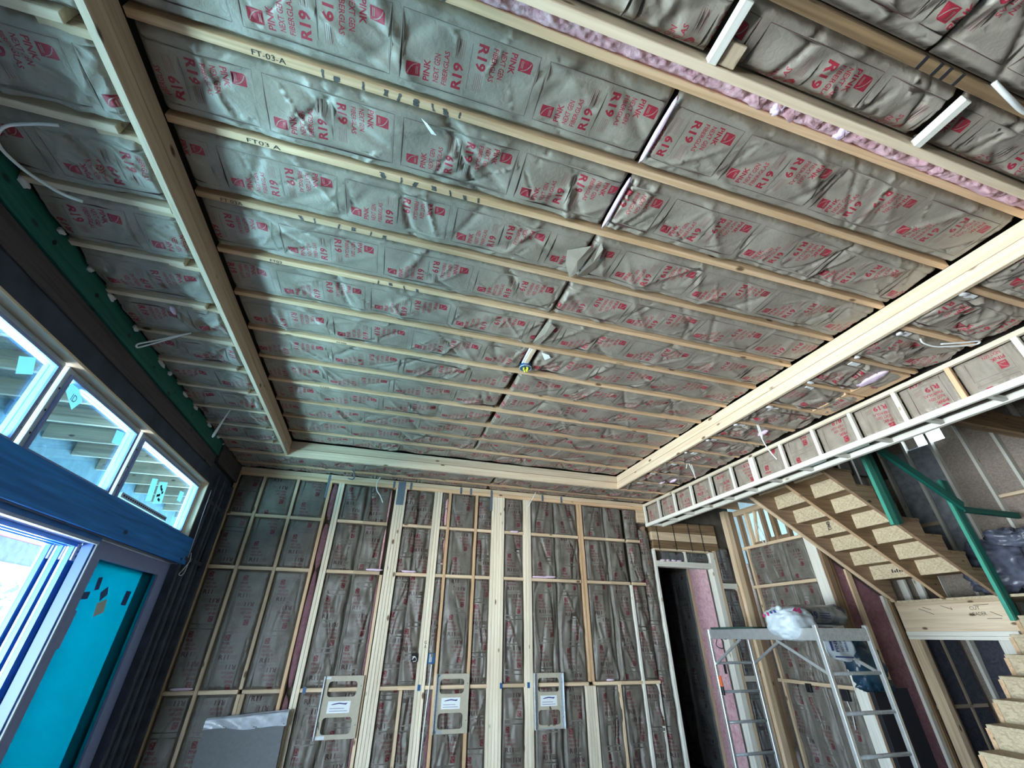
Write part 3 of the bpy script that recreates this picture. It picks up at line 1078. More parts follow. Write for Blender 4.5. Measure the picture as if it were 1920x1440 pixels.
# right end of the far wall: doorway under the soffit
box('stud', (4.17, YW - 0.005, 0), (4.212, YW + 0.12, 2.96), 'white', wb)
box('stud', (4.05, YW, 2.50), (4.088, YW + 0.1, 3.30), 'brown', wb)
batt(wb, T11, (4.065, YW, 3.25), NZ, NX, NY, 3.2, 0.18, 0.1, 801, M_WALL, dens=10, amp=.008, style='wall')
for i, (z0, z1) in enumerate(((2.985, 3.10), (3.105, 3.235), (3.24, 3.40))):
    box('header_board', (4.20, YW, z0), (5.46, YW + 0.12, z1), 'old' if i != 1 else 'stud', wb)
box('header_board', (3.97, YW - 0.004, 3.36), (4.19, YW + 0.1, 3.56), 'stud', wb)
for x in (4.30, 4.62, 4.92, 5.16):
    box('strap', (x, YW - 0.004, 2.96), (x + 0.014, YW - 0.001, 3.42), 'black_plastic', wb, 0.001)
box('header_board', (4.20, YW - 0.002, 2.945), (5.24, YW + 0.12, 2.978), 'stud', wb)
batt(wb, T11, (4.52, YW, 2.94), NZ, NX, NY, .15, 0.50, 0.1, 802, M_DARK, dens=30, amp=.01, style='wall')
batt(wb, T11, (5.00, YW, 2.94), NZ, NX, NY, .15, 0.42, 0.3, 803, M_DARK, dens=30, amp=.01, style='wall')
box('cripple', (4.755, YW - 0.002, 2.79), (4.79, YW + 0.1, 2.945), 'white', wb)
for i in range(4):
    blob('wool_scrap', (4.33 + .1 * i, YW, 2.80), (.05, .03, .014), 'bit_pink', 820 + i, parent=wb, nu=12, nv=8, amp=.4)
box('door_header', (4.212, YW - 0.006, 2.705), (5.24, YW + 0.12, 2.788), 'white', wb)
box('stud', (5.24, YW - 0.005, 0), (5.33, YW + 0.12, 2.96), 'white', wb)
box('stud', (5.332, YW, 0), (5.385, YW + 0.12, 3.0), 'stud', wb)
for z0, z1 in ((2.52, 3.05), (1.26, 2.41), (0.02, 1.22)):
    batt(wb, T11, (5.52, YW, z1), NZ, NX, NY, z1 - z0, 0.25, 0.2, 830 + int(z0 * 10), M_DARK, dens=14, amp=.009, style='wall')
box('blocking', (5.385, YW - 0.003, 2.42), (5.66, YW + 0.09, 2.50), 'white', wb)
box('blocking', (5.385, YW - 0.003, 1.20), (5.66, YW + 0.09, 1.27), 'white', wb)
box('stud', (5.64, YW, 0), (5.68, YW + 0.1, 2.45), 'stud', wb)
box('corner_post', (5.70, YW - 0.05, 0), (5.80, YW + 0.05, ZP), 'stud', wb)
box('corner_post', (5.805, YW - 0.05, 0), (5.90, YW + 0.05, ZP), 'brown', wb)

# hall beyond the doorway
wh = boxes_mesh('wall_hall', [((4.0, 7.7, 0), (6.0, 7.75, 3.9)), ((4.0, 6.3, 0), (4.05, 7.7, 3.9)), ((5.34, 6.28, 0), (5.4, 7.7, 3.9))], 'deck')
tag(wh, 'dim hall walls beyond the doorway, one pink batt and dark paper', 'wall', kind='structure')
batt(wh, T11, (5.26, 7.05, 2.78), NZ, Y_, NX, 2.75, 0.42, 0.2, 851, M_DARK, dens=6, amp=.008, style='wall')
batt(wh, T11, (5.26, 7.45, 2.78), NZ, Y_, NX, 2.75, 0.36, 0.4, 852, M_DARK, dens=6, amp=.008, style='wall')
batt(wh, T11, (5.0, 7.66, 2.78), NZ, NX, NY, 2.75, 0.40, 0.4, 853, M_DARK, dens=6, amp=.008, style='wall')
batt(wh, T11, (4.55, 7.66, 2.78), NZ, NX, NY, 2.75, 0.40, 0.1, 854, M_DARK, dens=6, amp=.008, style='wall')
box('pink_batt', (5.265, 6.28, 0.0), (5.335, 6.76, 2.85), 'pink', wh, .02)
box('stud', (5.25, 6.765, 0), (5.33, 6.80, 2.8), 'stud', wh)
box('outlet_box', (5.255, 6.33, 1.28), (5.27, 6.38, 1.40), 'black_plastic', wh)
box('ledge', (4.62, 7.60, 2.30), (4.86, 7.64, 2.42), 'stud', wh)
box('ledge', (4.68, 7.60, 1.5), (4.90, 7.64, 1.6), 'stud', wh)
boxes_mesh('lid', [((4.0, 6.3, 3.9), (6.0, 7.75, 3.94))], 'deck', wh)

# ---- inner wall beside the stair (faces the room)
XI = 5.90
wi = boxes_mesh('wall_inner', [((XI + 0.10, 4.74, 0), (XI + 0.13, YW, 3.02))], 'deck')
tag(wi, 'short stud wall with papered batts and open studs above, beside the stair', 'wall', kind='structure')
box('top_plate', (XI, 4.74, 3.02), (XI + 0.1, YW - 0.05, 3.062), 'stud', wi)
box('top_plate', (XI, 4.74, 3.58), (XI + 0.1, YW - 0.05, ZP), 'stud', wi)
box('stud', (XI, 4.745, 0), (XI + 0.1, 4.895, 3.02), 'white', wi)
box('stud', (XI + 0.004, 4.70, 0), (XI + 0.1, 4.743, 3.0), 'brown', wi)
for zr in (1.22, 2.45):
    box('blocking', (XI - 0.002, 4.9, zr - 0.02), (XI + 0.09, 6.06, zr + 0.02), 'stud', wi)
box('stud', (XI, 5.96, 0), (XI + 0.09, 6.0, 3.02), 'stud', wi)
for (ya, yb) in ((4.9, 5.32), (5.32, 5.70), (5.70, 5.955)):
    for z0, z1 in ((0.02, 1.2), (1.24, 2.43), (2.47, 3.02)):
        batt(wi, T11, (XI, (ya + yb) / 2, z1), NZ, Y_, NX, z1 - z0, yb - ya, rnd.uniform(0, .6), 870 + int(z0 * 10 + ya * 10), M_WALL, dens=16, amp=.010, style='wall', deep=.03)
for i, (y, w, m) in enumerate(((5.98, .05, 'brown'), (5.82, .04, 'stud'), (5.50, .05, 'brown'), (5.30, .07, 'old'), (5.09, .04, 'brown'), (4.93, .03, 'stud'))):
    box('upper_stud', (XI + .01, y, 3.062), (XI + 0.09, y + w, 3.58), m, wi)
beam('upper_stud', (XI + .06, 5.78, 3.06), (XI + .06, 5.66, 3.58), .05, .035, 'stud', wi, up=Y_)
box('sill_block', (XI + .02, 5.13, 3.062), (XI + .08, 5.48, 3.12), 'brown', wi)
box('sill_block', (XI + .02, 5.56, 3.062), (XI + .08, 5.80, 3.10), 'brown', wi)

ps = thing('plastic_sheet', (6.45, 5.8, 2.9), 'cloudy plastic sheeting hung behind the open upper studs', 'sheeting')
nu, nv = 40, 24
vs = [(6.45 + 0.03 * math.sin(i * .9) + .02 * math.sin(j * .7 + i * .3), 4.85 + 2.2 * i / nu, 2.9 + 1.28 * j / nv) for i in range(nu + 1) for j in range(nv + 1)]
fs = [[i * (nv + 1) + j, i * (nv + 1) + j + 1, (i + 1) * (nv + 1) + j + 1, (i + 1) * (nv + 1) + j] for i in range(nu) for j in range(nv)]
me = bpy.data.meshes.new('film')
me.from_pydata(vs, [], fs)
me.polygons.foreach_set('use_smooth', [True] * len(fs))
link('film', me, 'poly_sheet', ps)

# ---- right-hand exterior wall and stair hall
XR = 7.95
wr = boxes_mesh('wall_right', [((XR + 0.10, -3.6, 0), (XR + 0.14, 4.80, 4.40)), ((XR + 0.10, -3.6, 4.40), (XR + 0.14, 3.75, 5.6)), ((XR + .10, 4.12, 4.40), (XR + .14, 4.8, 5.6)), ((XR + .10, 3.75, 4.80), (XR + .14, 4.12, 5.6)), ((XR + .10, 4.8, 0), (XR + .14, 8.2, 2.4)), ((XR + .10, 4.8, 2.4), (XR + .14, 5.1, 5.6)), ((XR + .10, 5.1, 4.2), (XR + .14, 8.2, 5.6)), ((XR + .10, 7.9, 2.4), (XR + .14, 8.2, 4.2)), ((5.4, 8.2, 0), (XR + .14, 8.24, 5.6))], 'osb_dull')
tag(wr, 'board-sheathed stud wall behind the stair', 'wall', kind='structure')
for i, y in enumerate((0.45, 0.86, 1.26, 1.67, 2.08, 2.49, 2.88, 3.20, 3.535, 3.92, 4.28, 4.66)):
    box('stud', (XR, y - 0.019, 0), (XR + 0.095, y + 0.019, 5.55), ('white' if i > 5 else 'stud'), wr)
for y in (3.02, 3.36):
    box('blocking', (XR, y - .14, 3.40), (XR + .09, y + .14, 3.44), 'stud', wr)
box('blocking', (XR, 4.30, 3.22), (XR + .09, 4.64, 3.27), 'stud', wr)
for (y0, y1) in ((3.72, 3.9), (3.94, 4.26), (4.30, 4.64)):
    blob('dark_batt', (XR + .07, (y0 + y1) / 2, 1.0), (.04, (y1 - y0) / 2, 1.05), 'dark_wool', int(y0 * 10), parent=wr, amp=.1, nu=18, nv=24)
for y in (4.47, 4.10):
    box('grey_batt', (XR + .03, y - .155, 2.8), (XR + .095, y + .155, 4.38), 'bag_clear', wr, .02)
rf = boxes_mesh('ceiling_stair', [((4.42, -3.6, 5.58), (XR + .14, 4.8, 5.62)), ((4.42, 4.74, 4.06), (XR + .14, 4.80, 5.6)), ((4.36, -3.6, 4.06), (4.42, 4.80, 5.6)), ((6.0, 4.8, 4.2), (XR + .14, 8.24, 4.26)), ((5.96, 4.8, 4.06), (6.0, 8.24, 4.26))], 'deck')
tag(rf, 'dark upper shell of the stair well', 'ceiling', kind='structure')
box('rim_beam', (4.45, 2.80, 4.02), (XR, 2.92, 4.28), 'old', rf)
wf = boxes_mesh('wall_front', [((-2.2, -3.7, 0), (8.1, -3.6, 5.6))], 'deck')
tag(wf, 'board-sheathed wall behind the viewpoint', 'wall', kind='structure')

# wall under the upper flight, pink batts
ws = thing('wall_stair', (6.4, 4.75, 0), 'wall of bare pink batts below the upper stair flight', 'wall', kind='structure')


def ztop(x):
    return 3.42 - 0.646 * (x - 4.95)


def under(name, x0, x1, y0, y1, mat):
    return poly_extrude(name, [(x0, 0), (x1, 0), (x1, ztop(x1)), (x0, ztop(x0))], y0, y1, 1, gm(mat, 2), ws)


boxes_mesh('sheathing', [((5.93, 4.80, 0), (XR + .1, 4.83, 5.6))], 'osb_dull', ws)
for x in (6.32, 6.62, 6.95, 7.30, 7.62):
    box('upper_stud', (x, 4.71, 2.2 if x > 6.87 else ztop(x) + .34), (x + .05, 4.80, 5.5), 'white', ws)  # light on these studs put into their white colour
for x0, x1 in ((6.97, 7.24), (7.29, 7.56), (7.61, 7.92)):
    box('dark_batt', (x0, 4.74, 0.02), (x1, 4.80, 2.1), 'dark_wool', ws, .025)
for x in (7.245, 7.565):
    box('stud', (x, 4.735, 0), (x + .04, 4.80, 2.1), 'tan', ws)
box('blocking', (6.97, 4.735, 1.0), (7.9, 4.80, 1.04), 'tan', ws)
under('stud', 6.01, 6.06, 4.71, 4.80, 'old')
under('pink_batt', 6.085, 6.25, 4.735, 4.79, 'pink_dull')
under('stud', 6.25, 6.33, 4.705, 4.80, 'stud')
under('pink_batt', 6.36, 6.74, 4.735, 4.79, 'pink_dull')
under('stud', 6.745, 6.805, 4.70, 4.80, 'white')
under('stud', 6.81, 6.86, 4.675, 4.80, 'old')

# ---- door wall on the left
XL = -2.0
wl = boxes_mesh('wall_left', [((-2.16, -3.6, 3.215), (XL, 6.25, 4.06)), ((-2.16, -3.6, 2.375), (XL, 6.25, 2.635)), ((-2.16, 5.44, 0), (XL, 6.25, 3.22)), ((-2.16, -3.6, 0), (XL, -1.1, 3.22))], 'felt')
tag(wl, 'dark papered wall above and beside the sliding door', 'wall', kind='structure')
box('green_plate', (-2.0, -3.5, 3.515), (-1.968, 5.60, ZP + 0.02), 'green', wl)
for y in np.arange(0.9, 5.5, 0.43):
    vs, fs = tube_data([Vector((-1.9675, y, 3.585)), Vector((-1.966, y, 3.585))], .014, 12)
    me = bpy.data.meshes.new('bolt_hole')
    me.from_pydata([tuple(v) for v in vs], [], fs)
    link('bolt_hole', me, 'black_plastic', wl)
box('dark_beam', (-2.0, -3.5, 3.365), (-1.985, 5.30, 3.512), 'plum', wl)
box('dark_beam', (-2.0, 5.30, 3.44), (-1.95, 6.12, ZP), 'plum', wl)
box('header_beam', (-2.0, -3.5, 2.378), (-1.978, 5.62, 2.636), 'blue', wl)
box('window_trim', (-2.16, -3.5, 3.205), (-1.992, 5.415, 3.222), 'pine', wl)
box('window_trim', (-2.16, 5.398, 2.636), (-1.992, 5.415, 3.205), 'pine', wl)
for y, d in ((5.56, .03), (5.70, .05), (5.86, .03), (6.02, .06)):
    box('corner_stud', (-2.0, y, 0), (-2.0 + d, y + .045, 3.36), 'felt_edge', wl)
box('corner_stud', (-2.0, 5.45, 0), (-1.985, 5.49, 2.38), 'felt_edge', wl)
for zr in (2.44, 3.06):
    box('blocking', (-2.0, 5.5, zr - .02), (-1.975, 6.1, zr + .02), 'felt_edge', wl)
for i in range(14):                       # scraps tucked behind the green plate
    y = 1.2 + i * .32 + rnd.uniform(-.1, .1)
    blob('wool_scrap', (-1.965, y, ZP - .004), (.018, rnd.uniform(.02, .06), .018), 'bit_white', 900 + i, parent=wl, nu=10, nv=7, amp=.4)


def ring(name, x0, x1, y0, y1, z0, z1, t, mat, parent=None, tb=None):
    tb = tb or t
    return boxes_mesh(name, [((x0, y0, z0), (x1, y0 + t, z1)), ((x0, y1 - t, z0), (x1, y1, z1)), ((x0, y0 + t, z1 - tb), (x1, y1 - t, z1)), ((x0, y0 + t, z0), (x1, y1 - t, z0 + tb))], mat, parent)


wins = [(-0.25, 1.28), (1.32, 2.86), (2.90, 3.90), (3.94, 5.39)]
for i, (y0, y1) in enumerate(wins):
    w = ring('window_%d' % (i + 1), -2.13, -2.065, y0, y1, 2.62, 3.20, .05, 'frame_white')
    tag(w, ('transom window out of view beside the viewpoint', 'transom window nearest the viewpoint, one square sticker on its glass',
            'middle transom window showing the pale porch rafters', 'far transom window next to the dark corner, sticker with bold lettering')[i], 'window', 'transom windows', 'structure')
    ring('inner_bead', -2.065, -2.05, y0 + .035, y1 - .035, 2.655, 3.165, .02, 'frame_grey', w)
    box('pane', (-2.105, y0 + .05, 2.67), (-2.097, y1 - .05, 3.15), 'glass', w, .0005)
    if i:
        for y in (y0 + .02, y1 - .02):
            for z in (2.75, 2.9, 3.05):
                box('screw', (-2.064, y - .006, z), (-2.062, y + .006, z + .012), 'black_plastic', w, .0005)
W2, W3, W4 = [o for o in bpy.data.objects if o.name in ('window_2', 'window_3', 'window_4')]


def sticker(par, y, z, w, h, rot, mat, x=-2.0955):
    o = box('sticker', (-0.0005, -w / 2, -h / 2), (0.0005, w / 2, h / 2), mat, par, .0002)
    o.location = (x, y, z)
    o.rotation_euler = (rot, 0, 0)
    return o


sticker(W2, 2.67, 3.06, .11, .10, .5, 'label_film')
sticker(W3, 3.10, 3.10, .17, .10, -.5, 'label_film')
sticker(W3, 3.73, 3.06, .11, .10, .2, 'label_film')
sticker(W4, 4.70, 2.90, .16, .20, .25, 'label_film')
sticker(W4, 4.53, 2.88, .10, .20, .25, 'label_film', -2.0962)
sticker(W4, 5.12, 2.98, .10, .10, .1, 'label_film')
text_mesh('sticker_print', 'ID', (-2.0945, 3.09, 3.06), Y_, Z_, .05, .045, 'ink_black', W3)
for i, (y, z, w, r_) in enumerate(((4.66, 2.95, .03, .5), (4.69, 2.93, .05, -.3), (4.73, 2.91, .03, .6), (4.68, 2.87, .06, .4), (4.72, 2.84, .05, -.2))):
    o = box('sticker_print', (-.0004, -w / 2, -.012), (.0004, w / 2, .012), 'ink_black', W4, .0001)
    o.location = (-2.0945, y, z)
    o.rotation_euler = (r_, 0, 0)
box('vent_strip', (-2.09, 4.1, 2.70), (-2.085, 5.0, 2.74), 'frame_white', W4, .001)
for i in range(22):
    box('vent_hole', (-2.0848, 4.13 + i * .039, 2.713), (-2.0835, 4.155 + i * .039, 2.727), 'felt', W4, .0003)

# fixed glazed panel still in its film
d1 = ring('door_1', -2.13, -2.06, 4.05, 5.46, 0.02, 2.365, .13, 'frame_grey', tb=.12)
tag(d1, 'fixed door panel, its glass still covered in teal film', 'door', kind='structure')
box('pane', (-2.10, 4.18, .14), (-2.092, 5.33, 2.245), 'glass_film', d1, .0005)
box('dark_band', (-2.09, 5.0, .14), (-2.087, 5.215, 2.245), 'glass_film', d1, .0005)  # second tinted layer, darker towards the right of the pane
box('jamb_strip', (-2.07, 5.22, 0.14), (-2.045, 5.33, 2.245), 'frame_grey', d1)
box('edge_strip', (-2.062, 4.04, .02), (-2.05, 4.052, 2.37), 'frame_white', d1, .001)
box('edge_cover', (-2.13, 4.022, .02), (-2.063, 4.049, 2.365), 'deep_blue', d1, .001)  # added dark blue strip tones down the brightly lit stile edge
box('lock_plate', (-2.0915, 4.16, 1.66), (-2.085, 4.26, 1.90), 'frame_grey', d1, .001)
for (y, z, w, h, r_) in ((4.28, 2.00, .09, .05, .1), (4.52, 2.03, .09, .07, .6), (4.56, 1.93, .13, .10, .3), (4.90, 2.02, .09, .11, 0), (4.38, 2.09, .06, .09, .2)):
    sticker(d1, y, z, w, h, r_, 'deep_blue' if w < .1 else 'label_teal', -2.0905)
# three panels slid open behind it
for i in range(3):
    x = -2.16 - .06 * i
    y0 = (4.0, 3.985, 3.96)[i]
    d = ring('door_%d' % (i + 2), x - .042, x, y0, 5.35, .03, 2.30, .21, 'glare_blue', tb=.1)
    tag(d, ('blue glare-tinted sliding panel nearest the room, slid open behind the fixed glass', 'middle blue glare-tinted sliding panel of the open stack', 'outermost blue glare-tinted sliding panel of the open stack')[i], 'door', 'sliding panels stacked open', 'structure')
    box('pane', (x - .025, y0 + .21, .13), (x - .02, 5.14, 2.2), 'glass', d, .0005)
    box('pull_groove', (x - .001, y0 + .06, .05), (x + .001, y0 + .075, 2.2), 'deep_blue', d, .0003)
    box('edge_strip', (x - .044, y0 - .002, .03), (x - .03, y0, 2.3), 'frame_white', d, .0003)
    box('roller_bracket', (x - .002, y0 + .01, 2.21), (x + .012, y0 + .085, 2.32), 'label_white', d, .002)
    for z_ in (2.235, 2.265, 2.295):
        box('bracket_hole', (x + .012, y0 + .04, z_), (x + .0135, y0 + .052, z_ + .012), 'black_plastic', d, .0003)
t1 = boxes_mesh('trim_1', [((-2.33, -2.6, 2.33), (-2.05, 4.05, 2.375))], 'frame_grey')
tag(t1, 'head track of the sliding door with blue glare-tinted rails', 'door track', kind='structure')
for i in range(3):
    box('track_rail', (-2.17 - .06 * i, -2.6, 2.30), (-2.15 - .06 * i, 4.05, 2.33), 'glare_blue', t1, .001)
box('track_edge', (-2.06, -2.6, 2.325), (-2.045, 4.05, 2.345), 'frame_white', t1, .001)
box('track_side', (-2.05, -2.6, 2.345), (-2.04, 4.05, 2.378), 'glare_blue', t1, .001)

# ---- porch outside
pb = boxes_mesh('porch_beam', [((-4.45, -4, 2.43), (-4.2, 30, 3.98))], 'stucco')
tag(pb, 'rough grey stucco beam across the porch outside', 'beam', kind='structure')
for i in range(2):
    box('red_stripe', (-4.2, -4, 2.70 + .09 * i), (-4.185, 30, 2.75 + .09 * i), 'red_paint', pb)
box('drip_edge', (-4.21, -4, 2.42), (-4.17, 30, 2.45), 'frame_white', pb)
pr = boxes_mesh('porch_roof', [((-4.6, -4, 3.98), (-2.16, 30, 4.02))], 'osb_dull')
tag(pr, 'board deck of the porch roof on pale rafters', 'roof', kind='structure')
for i in range(34):
    y = -1.2 + i * .61
    box('rafter', (-4.2, y, 3.80), (-2.18, y + .045, 3.98), 'tan', pr)


def foliage(name, c, r, n, size, seed, label):
    t = thing(name, (c[0], c[1], 0), label, 'tree', 'trees beyond the porch')
    tube('trunk', [(c[0], c[1], 0), (c[0] + .1, c[1], c[2] * .5), (c[0], c[1], c[2])], [.12] * 17, 'bark', t)
    r_ = np.random.RandomState(seed)
    vs, fs = [], []
    for k in range(n):
        d = r_.normal(size=3)
        d /= np.linalg.norm(d)
        p = np.array(c) + d * np.array(r) * r_.uniform(.3, 1) ** .5
        a, b = r_.normal(size=3), r_.normal(size=3)
        a /= np.linalg.norm(a)
        b -= a * (a @ b)
        b /= np.linalg.norm(b)
        s = size * r_.uniform(.6, 1.4)
        i = len(vs)
        vs += [tuple(p - a * s), tuple(p + b * s * .22), tuple(p + a * s), tuple(p - b * s * .22)]
        fs.append([i, i + 1, i + 2, i + 3])
    me = bpy.data.meshes.new('foliage')
    me.from_pydata(vs, [], fs)
    o = link('foliage', me, 'leaf', t)
    o['kind'] = 'stuff'


foliage('tree', (-9.7, 16.5, 2.0), (1.3, 1.6, 1.1), 420, .20, 1, 'leafy tree seen through the open door, its crown against white sky')
foliage('tree', (-12.4, 20.8, 1.2), (1.5, 1.5, 1.0), 400, .26, 2, 'low shrub at the left edge of the open door')
# ================================================================== things
# ---- ladder-framed soffit hung under the right rim
sf = thing('soffit_frame', (4.23, 3.0, 3.29), 'white ladder-framed soffit with printed batts between its rungs', 'soffit')
SX0, SX1, SZ0, SZ1 = 4.10, 4.37, 3.29, 3.652
box('rail', (SX0, -1.6, SZ1 - .038), (SX0 + .038, 6.12, SZ1), 'cream', sf)
box('rail', (SX0, -1.6, SZ0), (SX0 + .038, 6.12, SZ0 + .05), 'white', sf)
box('rail', (SX1 - .045, -1.6, SZ0 - .005), (SX1, 6.0, SZ0 + .045), 'white', sf)
box('rail', (SX1 - .038, -1.6, SZ1 - .038), (SX1, 6.0, SZ1), 'stud', sf)
RY = [6.095, 5.69, 5.29, 4.89, 4.48, 4.085, 3.72, 3.31, 2.90, 2.495, 2.085, 1.67, 1.25, .84, .43, .02, -.39]
for i, y in enumerate(RY):
    box('rung', (SX0 + .002, y - .018, SZ0 + .05), (SX0 + .036, y + .018, SZ1 - .038), 'white' if i not in (11,) else 'joist', sf)
    if i == 6:
        box('rung', (SX0 + .002, y + .020, SZ0 + .05), (SX0 + .036, y + .056, SZ1 - .038), 'white', sf)
    box('bottom_rung', (SX0 + .038, y - .018 - .11, SZ0 + .002), (SX1 - .045, y + .018 - .11, SZ0 + .038), 'white', sf)
PHS = [.05, .12, .42, .20, .40, .0, .10, .45, .28, .02, .35, .5, .1, .1, .2, .3]
for i in range(len(RY) - 1):
    a, b = RY[i + 1] + .018, RY[i] - .018
    batt(sf, T19, (SX0 + .03, (a + b) / 2, SZ1 - .038), NZ, Y_, NX, SZ1 - SZ0 - .09, b - a, (PHS[i] + .305 * (i % 2)) % .6, 1000 + i, M_CEIL, dens=60, amp=.008, style='wall', deep=.02, bulge=.006)
box('backing', (SX1 + .001, -1.6, SZ0 + .045), (SX1 + .012, 6.0, ZP + .3), 'deck', sf)
box('foam_piece', (SX0 + .06, 3.0, SZ0 + .045), (SX0 + .2, 3.22, SZ0 + .075), 'label_teal', sf)
box('foam_piece', (SX0 + .06, 2.55, SZ0 + .045), (SX0 + .2, 2.85, SZ0 + .07), 'label_teal', sf)

# ---- stair: upper flight
RUN, RISE = .262, .173


def flight(t, X0, Z0, k0, k1, sgn, ys, yw0, yw1, mt, mr, run=RUN, rise=RISE, drop=.19, x_end=None):
    """sgn=-1: climbs towards -X.  Step k: riser at X0+run*k, tread level Z0-rise*k*(-sgn)"""
    for k in range(k0, k1):
        x, z_ = X0 + run * k, Z0 + sgn * rise * k
        tx0, tx1 = (x - .012, x + run + .02) if sgn < 0 else (x - run - .02, x + .012)
        if sgn > 0:
            tx0, tx1 = x - .02, x + run + .012
        tr = box('tread', (tx0, yw0, z_ - .03), (tx1, yw1, z_), mt, t)
        rx = x if sgn < 0 else x
        if sgn < 0:
            box('riser', (x - .032, yw0 + .01, z_ - .034), (x - .013, yw1 - .01, z_ + rise - .032), mr, t)
        else:
            box('riser', (x, yw0 + .01, z_ - rise), (x + .019, yw1 - .01, z_ - .03), mr, t)


st = thing('staircase', (6.5, 4.0, 0), 'rough timber stair with board treads, seen from below behind the scaffold', 'staircase')
KX, KZ = 5.60, 3.17


def sawtooth(y, mat, th=.038):
    pts = []
    for k in range(-4, 5):
        x, z_ = KX + RUN * k, KZ - RISE * k
        pts.append((x, z_ + RISE - .032))
        pts.append((x, z_ - .032))
    xe = KX + RUN * 5
    pts.append((xe, KZ - RISE * 4 - .032))
    pts.append((xe, 2.13))
    pts.append((6.87, ztop(6.87) - .0))
    x0 = KX - RUN * 4
    pts.append((x0, ztop(x0) - .0))
    o = poly_extrude('stringer', pts, y - th / 2, y + th / 2, 1, gm(mat, 0), st)
    return o


flight(st, KX, KZ, -4, 5, -1, None, 3.50, 4.67, 'old', 'osb')
# boards under each tread, left raw
for y, m in ((4.65, 'brown'), (4.06, 'old'), (3.52, 'brown')):
    sawtooth(y, m)
beam('stringer_edge', (4.62, 4.645, ztop(4.62) - .012), (6.84, 4.645, ztop(6.84) - .012), .05, .022, 'stud', st)
beam('stringer_edge', (4.62, 4.06, ztop(4.62) + .004), (6.84, 4.06, ztop(6.84) + .004), .042, .008, 'joist', st)
text_mesh('stamp', 'TIMB', (KX + RUN - .0335, 4.36, KZ - RISE + .012), Z_, Y_, .12, .05, 'ink_black', st, bold=.03)
for i in range(5):
    box('stamp', (KX - 2 * RUN - .0337, 4.30 + .03 * i, KZ + 2 * RISE + .012), (KX - 2 * RUN - .0325, 4.318 + .03 * i, KZ + 2 * RISE + .04 - .01 * (i % 2)), 'ink_black', st, .0002)
    box('stamp', (KX + 4 * RUN - .0337, 4.22 + .03 * i, KZ - 4 * RISE + .03), (KX + 4 * RUN - .0325, 4.238 + .03 * i, KZ - 4 * RISE + .07 - .015 * (i % 2)), 'ink_black', st, .0002)
# landing
box('landing_deck', (6.87, 2.35, 2.165), (XR - .01, 4.66, 2.195), 'osb', st)
box('landing_header', (6.86, 3.45, 1.835), (6.90, 4.66, 2.130), 'pine', st)
box('landing_plate', (6.855, 3.45, 2.13), (6.90, 4.66, 2.165), 'stud', st)
box('opening_header', (6.85, 3.50, 1.785), (6.94, 4.66, 1.835), 'white', st)
box('opening_header', (6.852, 3.50, 1.745), (6.94, 4.66, 1.783), 'white', st)
box('post', (6.852, 4.53, 0), (6.94, 4.66, 1.744), 'stud', st)
box('post', (6.852, 3.60, 1.58), (6.94, 3.72, 1.744), 'white', st)
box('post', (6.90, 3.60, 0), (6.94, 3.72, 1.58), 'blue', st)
box('post', (7.2, 3.74, 0), (7.24, 3.84, 2.16), 'white', st)
text_mesh('pencil_mark', 'CUT', (6.8585, 3.84, 2.055), NY, Z_, .10, .035, 'ink_black', st)
text_mesh('pencil_mark', 'HEADER', (6.8585, 3.86, 1.995), NY, Z_, .16, .035, 'ink_black', st)
for (y0, z0, y1, z1) in ((4.39, 2.09, 4.24, 2.02), (4.34, 2.105, 4.25, 2.075), (4.13, 2.115, 4.02, 2.065), (3.79, 2.10, 3.64, 2.105), (3.66, 2.03, 3.57, 1.98), (3.72, 1.96, 3.58, 1.96), (4.02, 2.065, 4.03, 2.09)):
    beam('scribble', (6.8592, y0, z0), (6.8592, y1, z1), .0015, .005, 'ink_black', st, bevel=.0003)
# lower flight, up to the landing from the room
for j in range(-6, 5):
    x, z_ = 5.83 + .245 * j, 1.27 + .178 * j
    box('tread', (x - .025, 2.35, z_ - .032), (x + .255, 3.43, z_), 'osb', st)
    box('riser', (x, 2.36, z_ - .178), (x + .018, 3.42, z_ - .032), 'osb', st)
pts = []
for j in range(-6, 5):
    x, z_ = 5.83 + .245 * j, 1.27 + .178 * j
    pts += [(x, z_ - .21), (x, z_ - .032)]
pts += [(6.87, 2.13), (6.87, 1.70)]
pts += [(4.9, 0.0), (4.36, 0.0)]
for y in (2.38, 3.44):
    poly_extrude('stringer', pts, y - .019, y + .019, 1, 'joistX', st)
for (x, z_, r_) in ((6.45, 1.85, 0), (6.2, 1.68, 0), (5.95, 1.50, 0)):
    pass

# ---- green-painted temporary guard on the stair
gd = thing('guard_rail', (6.1, 3.42, 1.95), 'green-painted temporary guard posts and rail on the stair', 'guard rail')
box('post', (5.45, 3.36, 2.85), (5.54, 3.40, 4.2), 'green_lit', gd)
box('post', (5.545, 3.36, 2.87), (5.62, 3.44, 4.2), 'green', gd)
box('post', (6.70, 3.40, 1.93), (6.74, 3.44, 3.50), 'green_lit', gd)
box('post', (6.742, 3.40, 1.95), (6.84, 3.44, 3.50), 'green', gd)
beam('rail', (5.55, 3.385, 3.98), (6.85, 3.385, 3.17), .04, .11, 'green', gd)
box('rail', (6.85, 3.385, 3.10), (7.9, 3.425, 3.17), 'green', gd)

# ---- plastic-wrapped bundle on the landing
pbun = thing('wrapped_bundle', (7.35, 3.5, 2.196), 'crumpled blue-grey plastic bundle heaped on the stair landing', 'bundle')
blob('wrap', (7.40, 3.48, 2.50), (.36, .42, .30), 'plastic_heap', 61, parent=pbun, amp=.35, freq=13, nu=60, nv=36)
blob('wrap', (7.30, 3.30, 2.78), (.20, .26, .13), 'plastic_heap', 62, parent=pbun, amp=.4, freq=14, nu=44, nv=26)

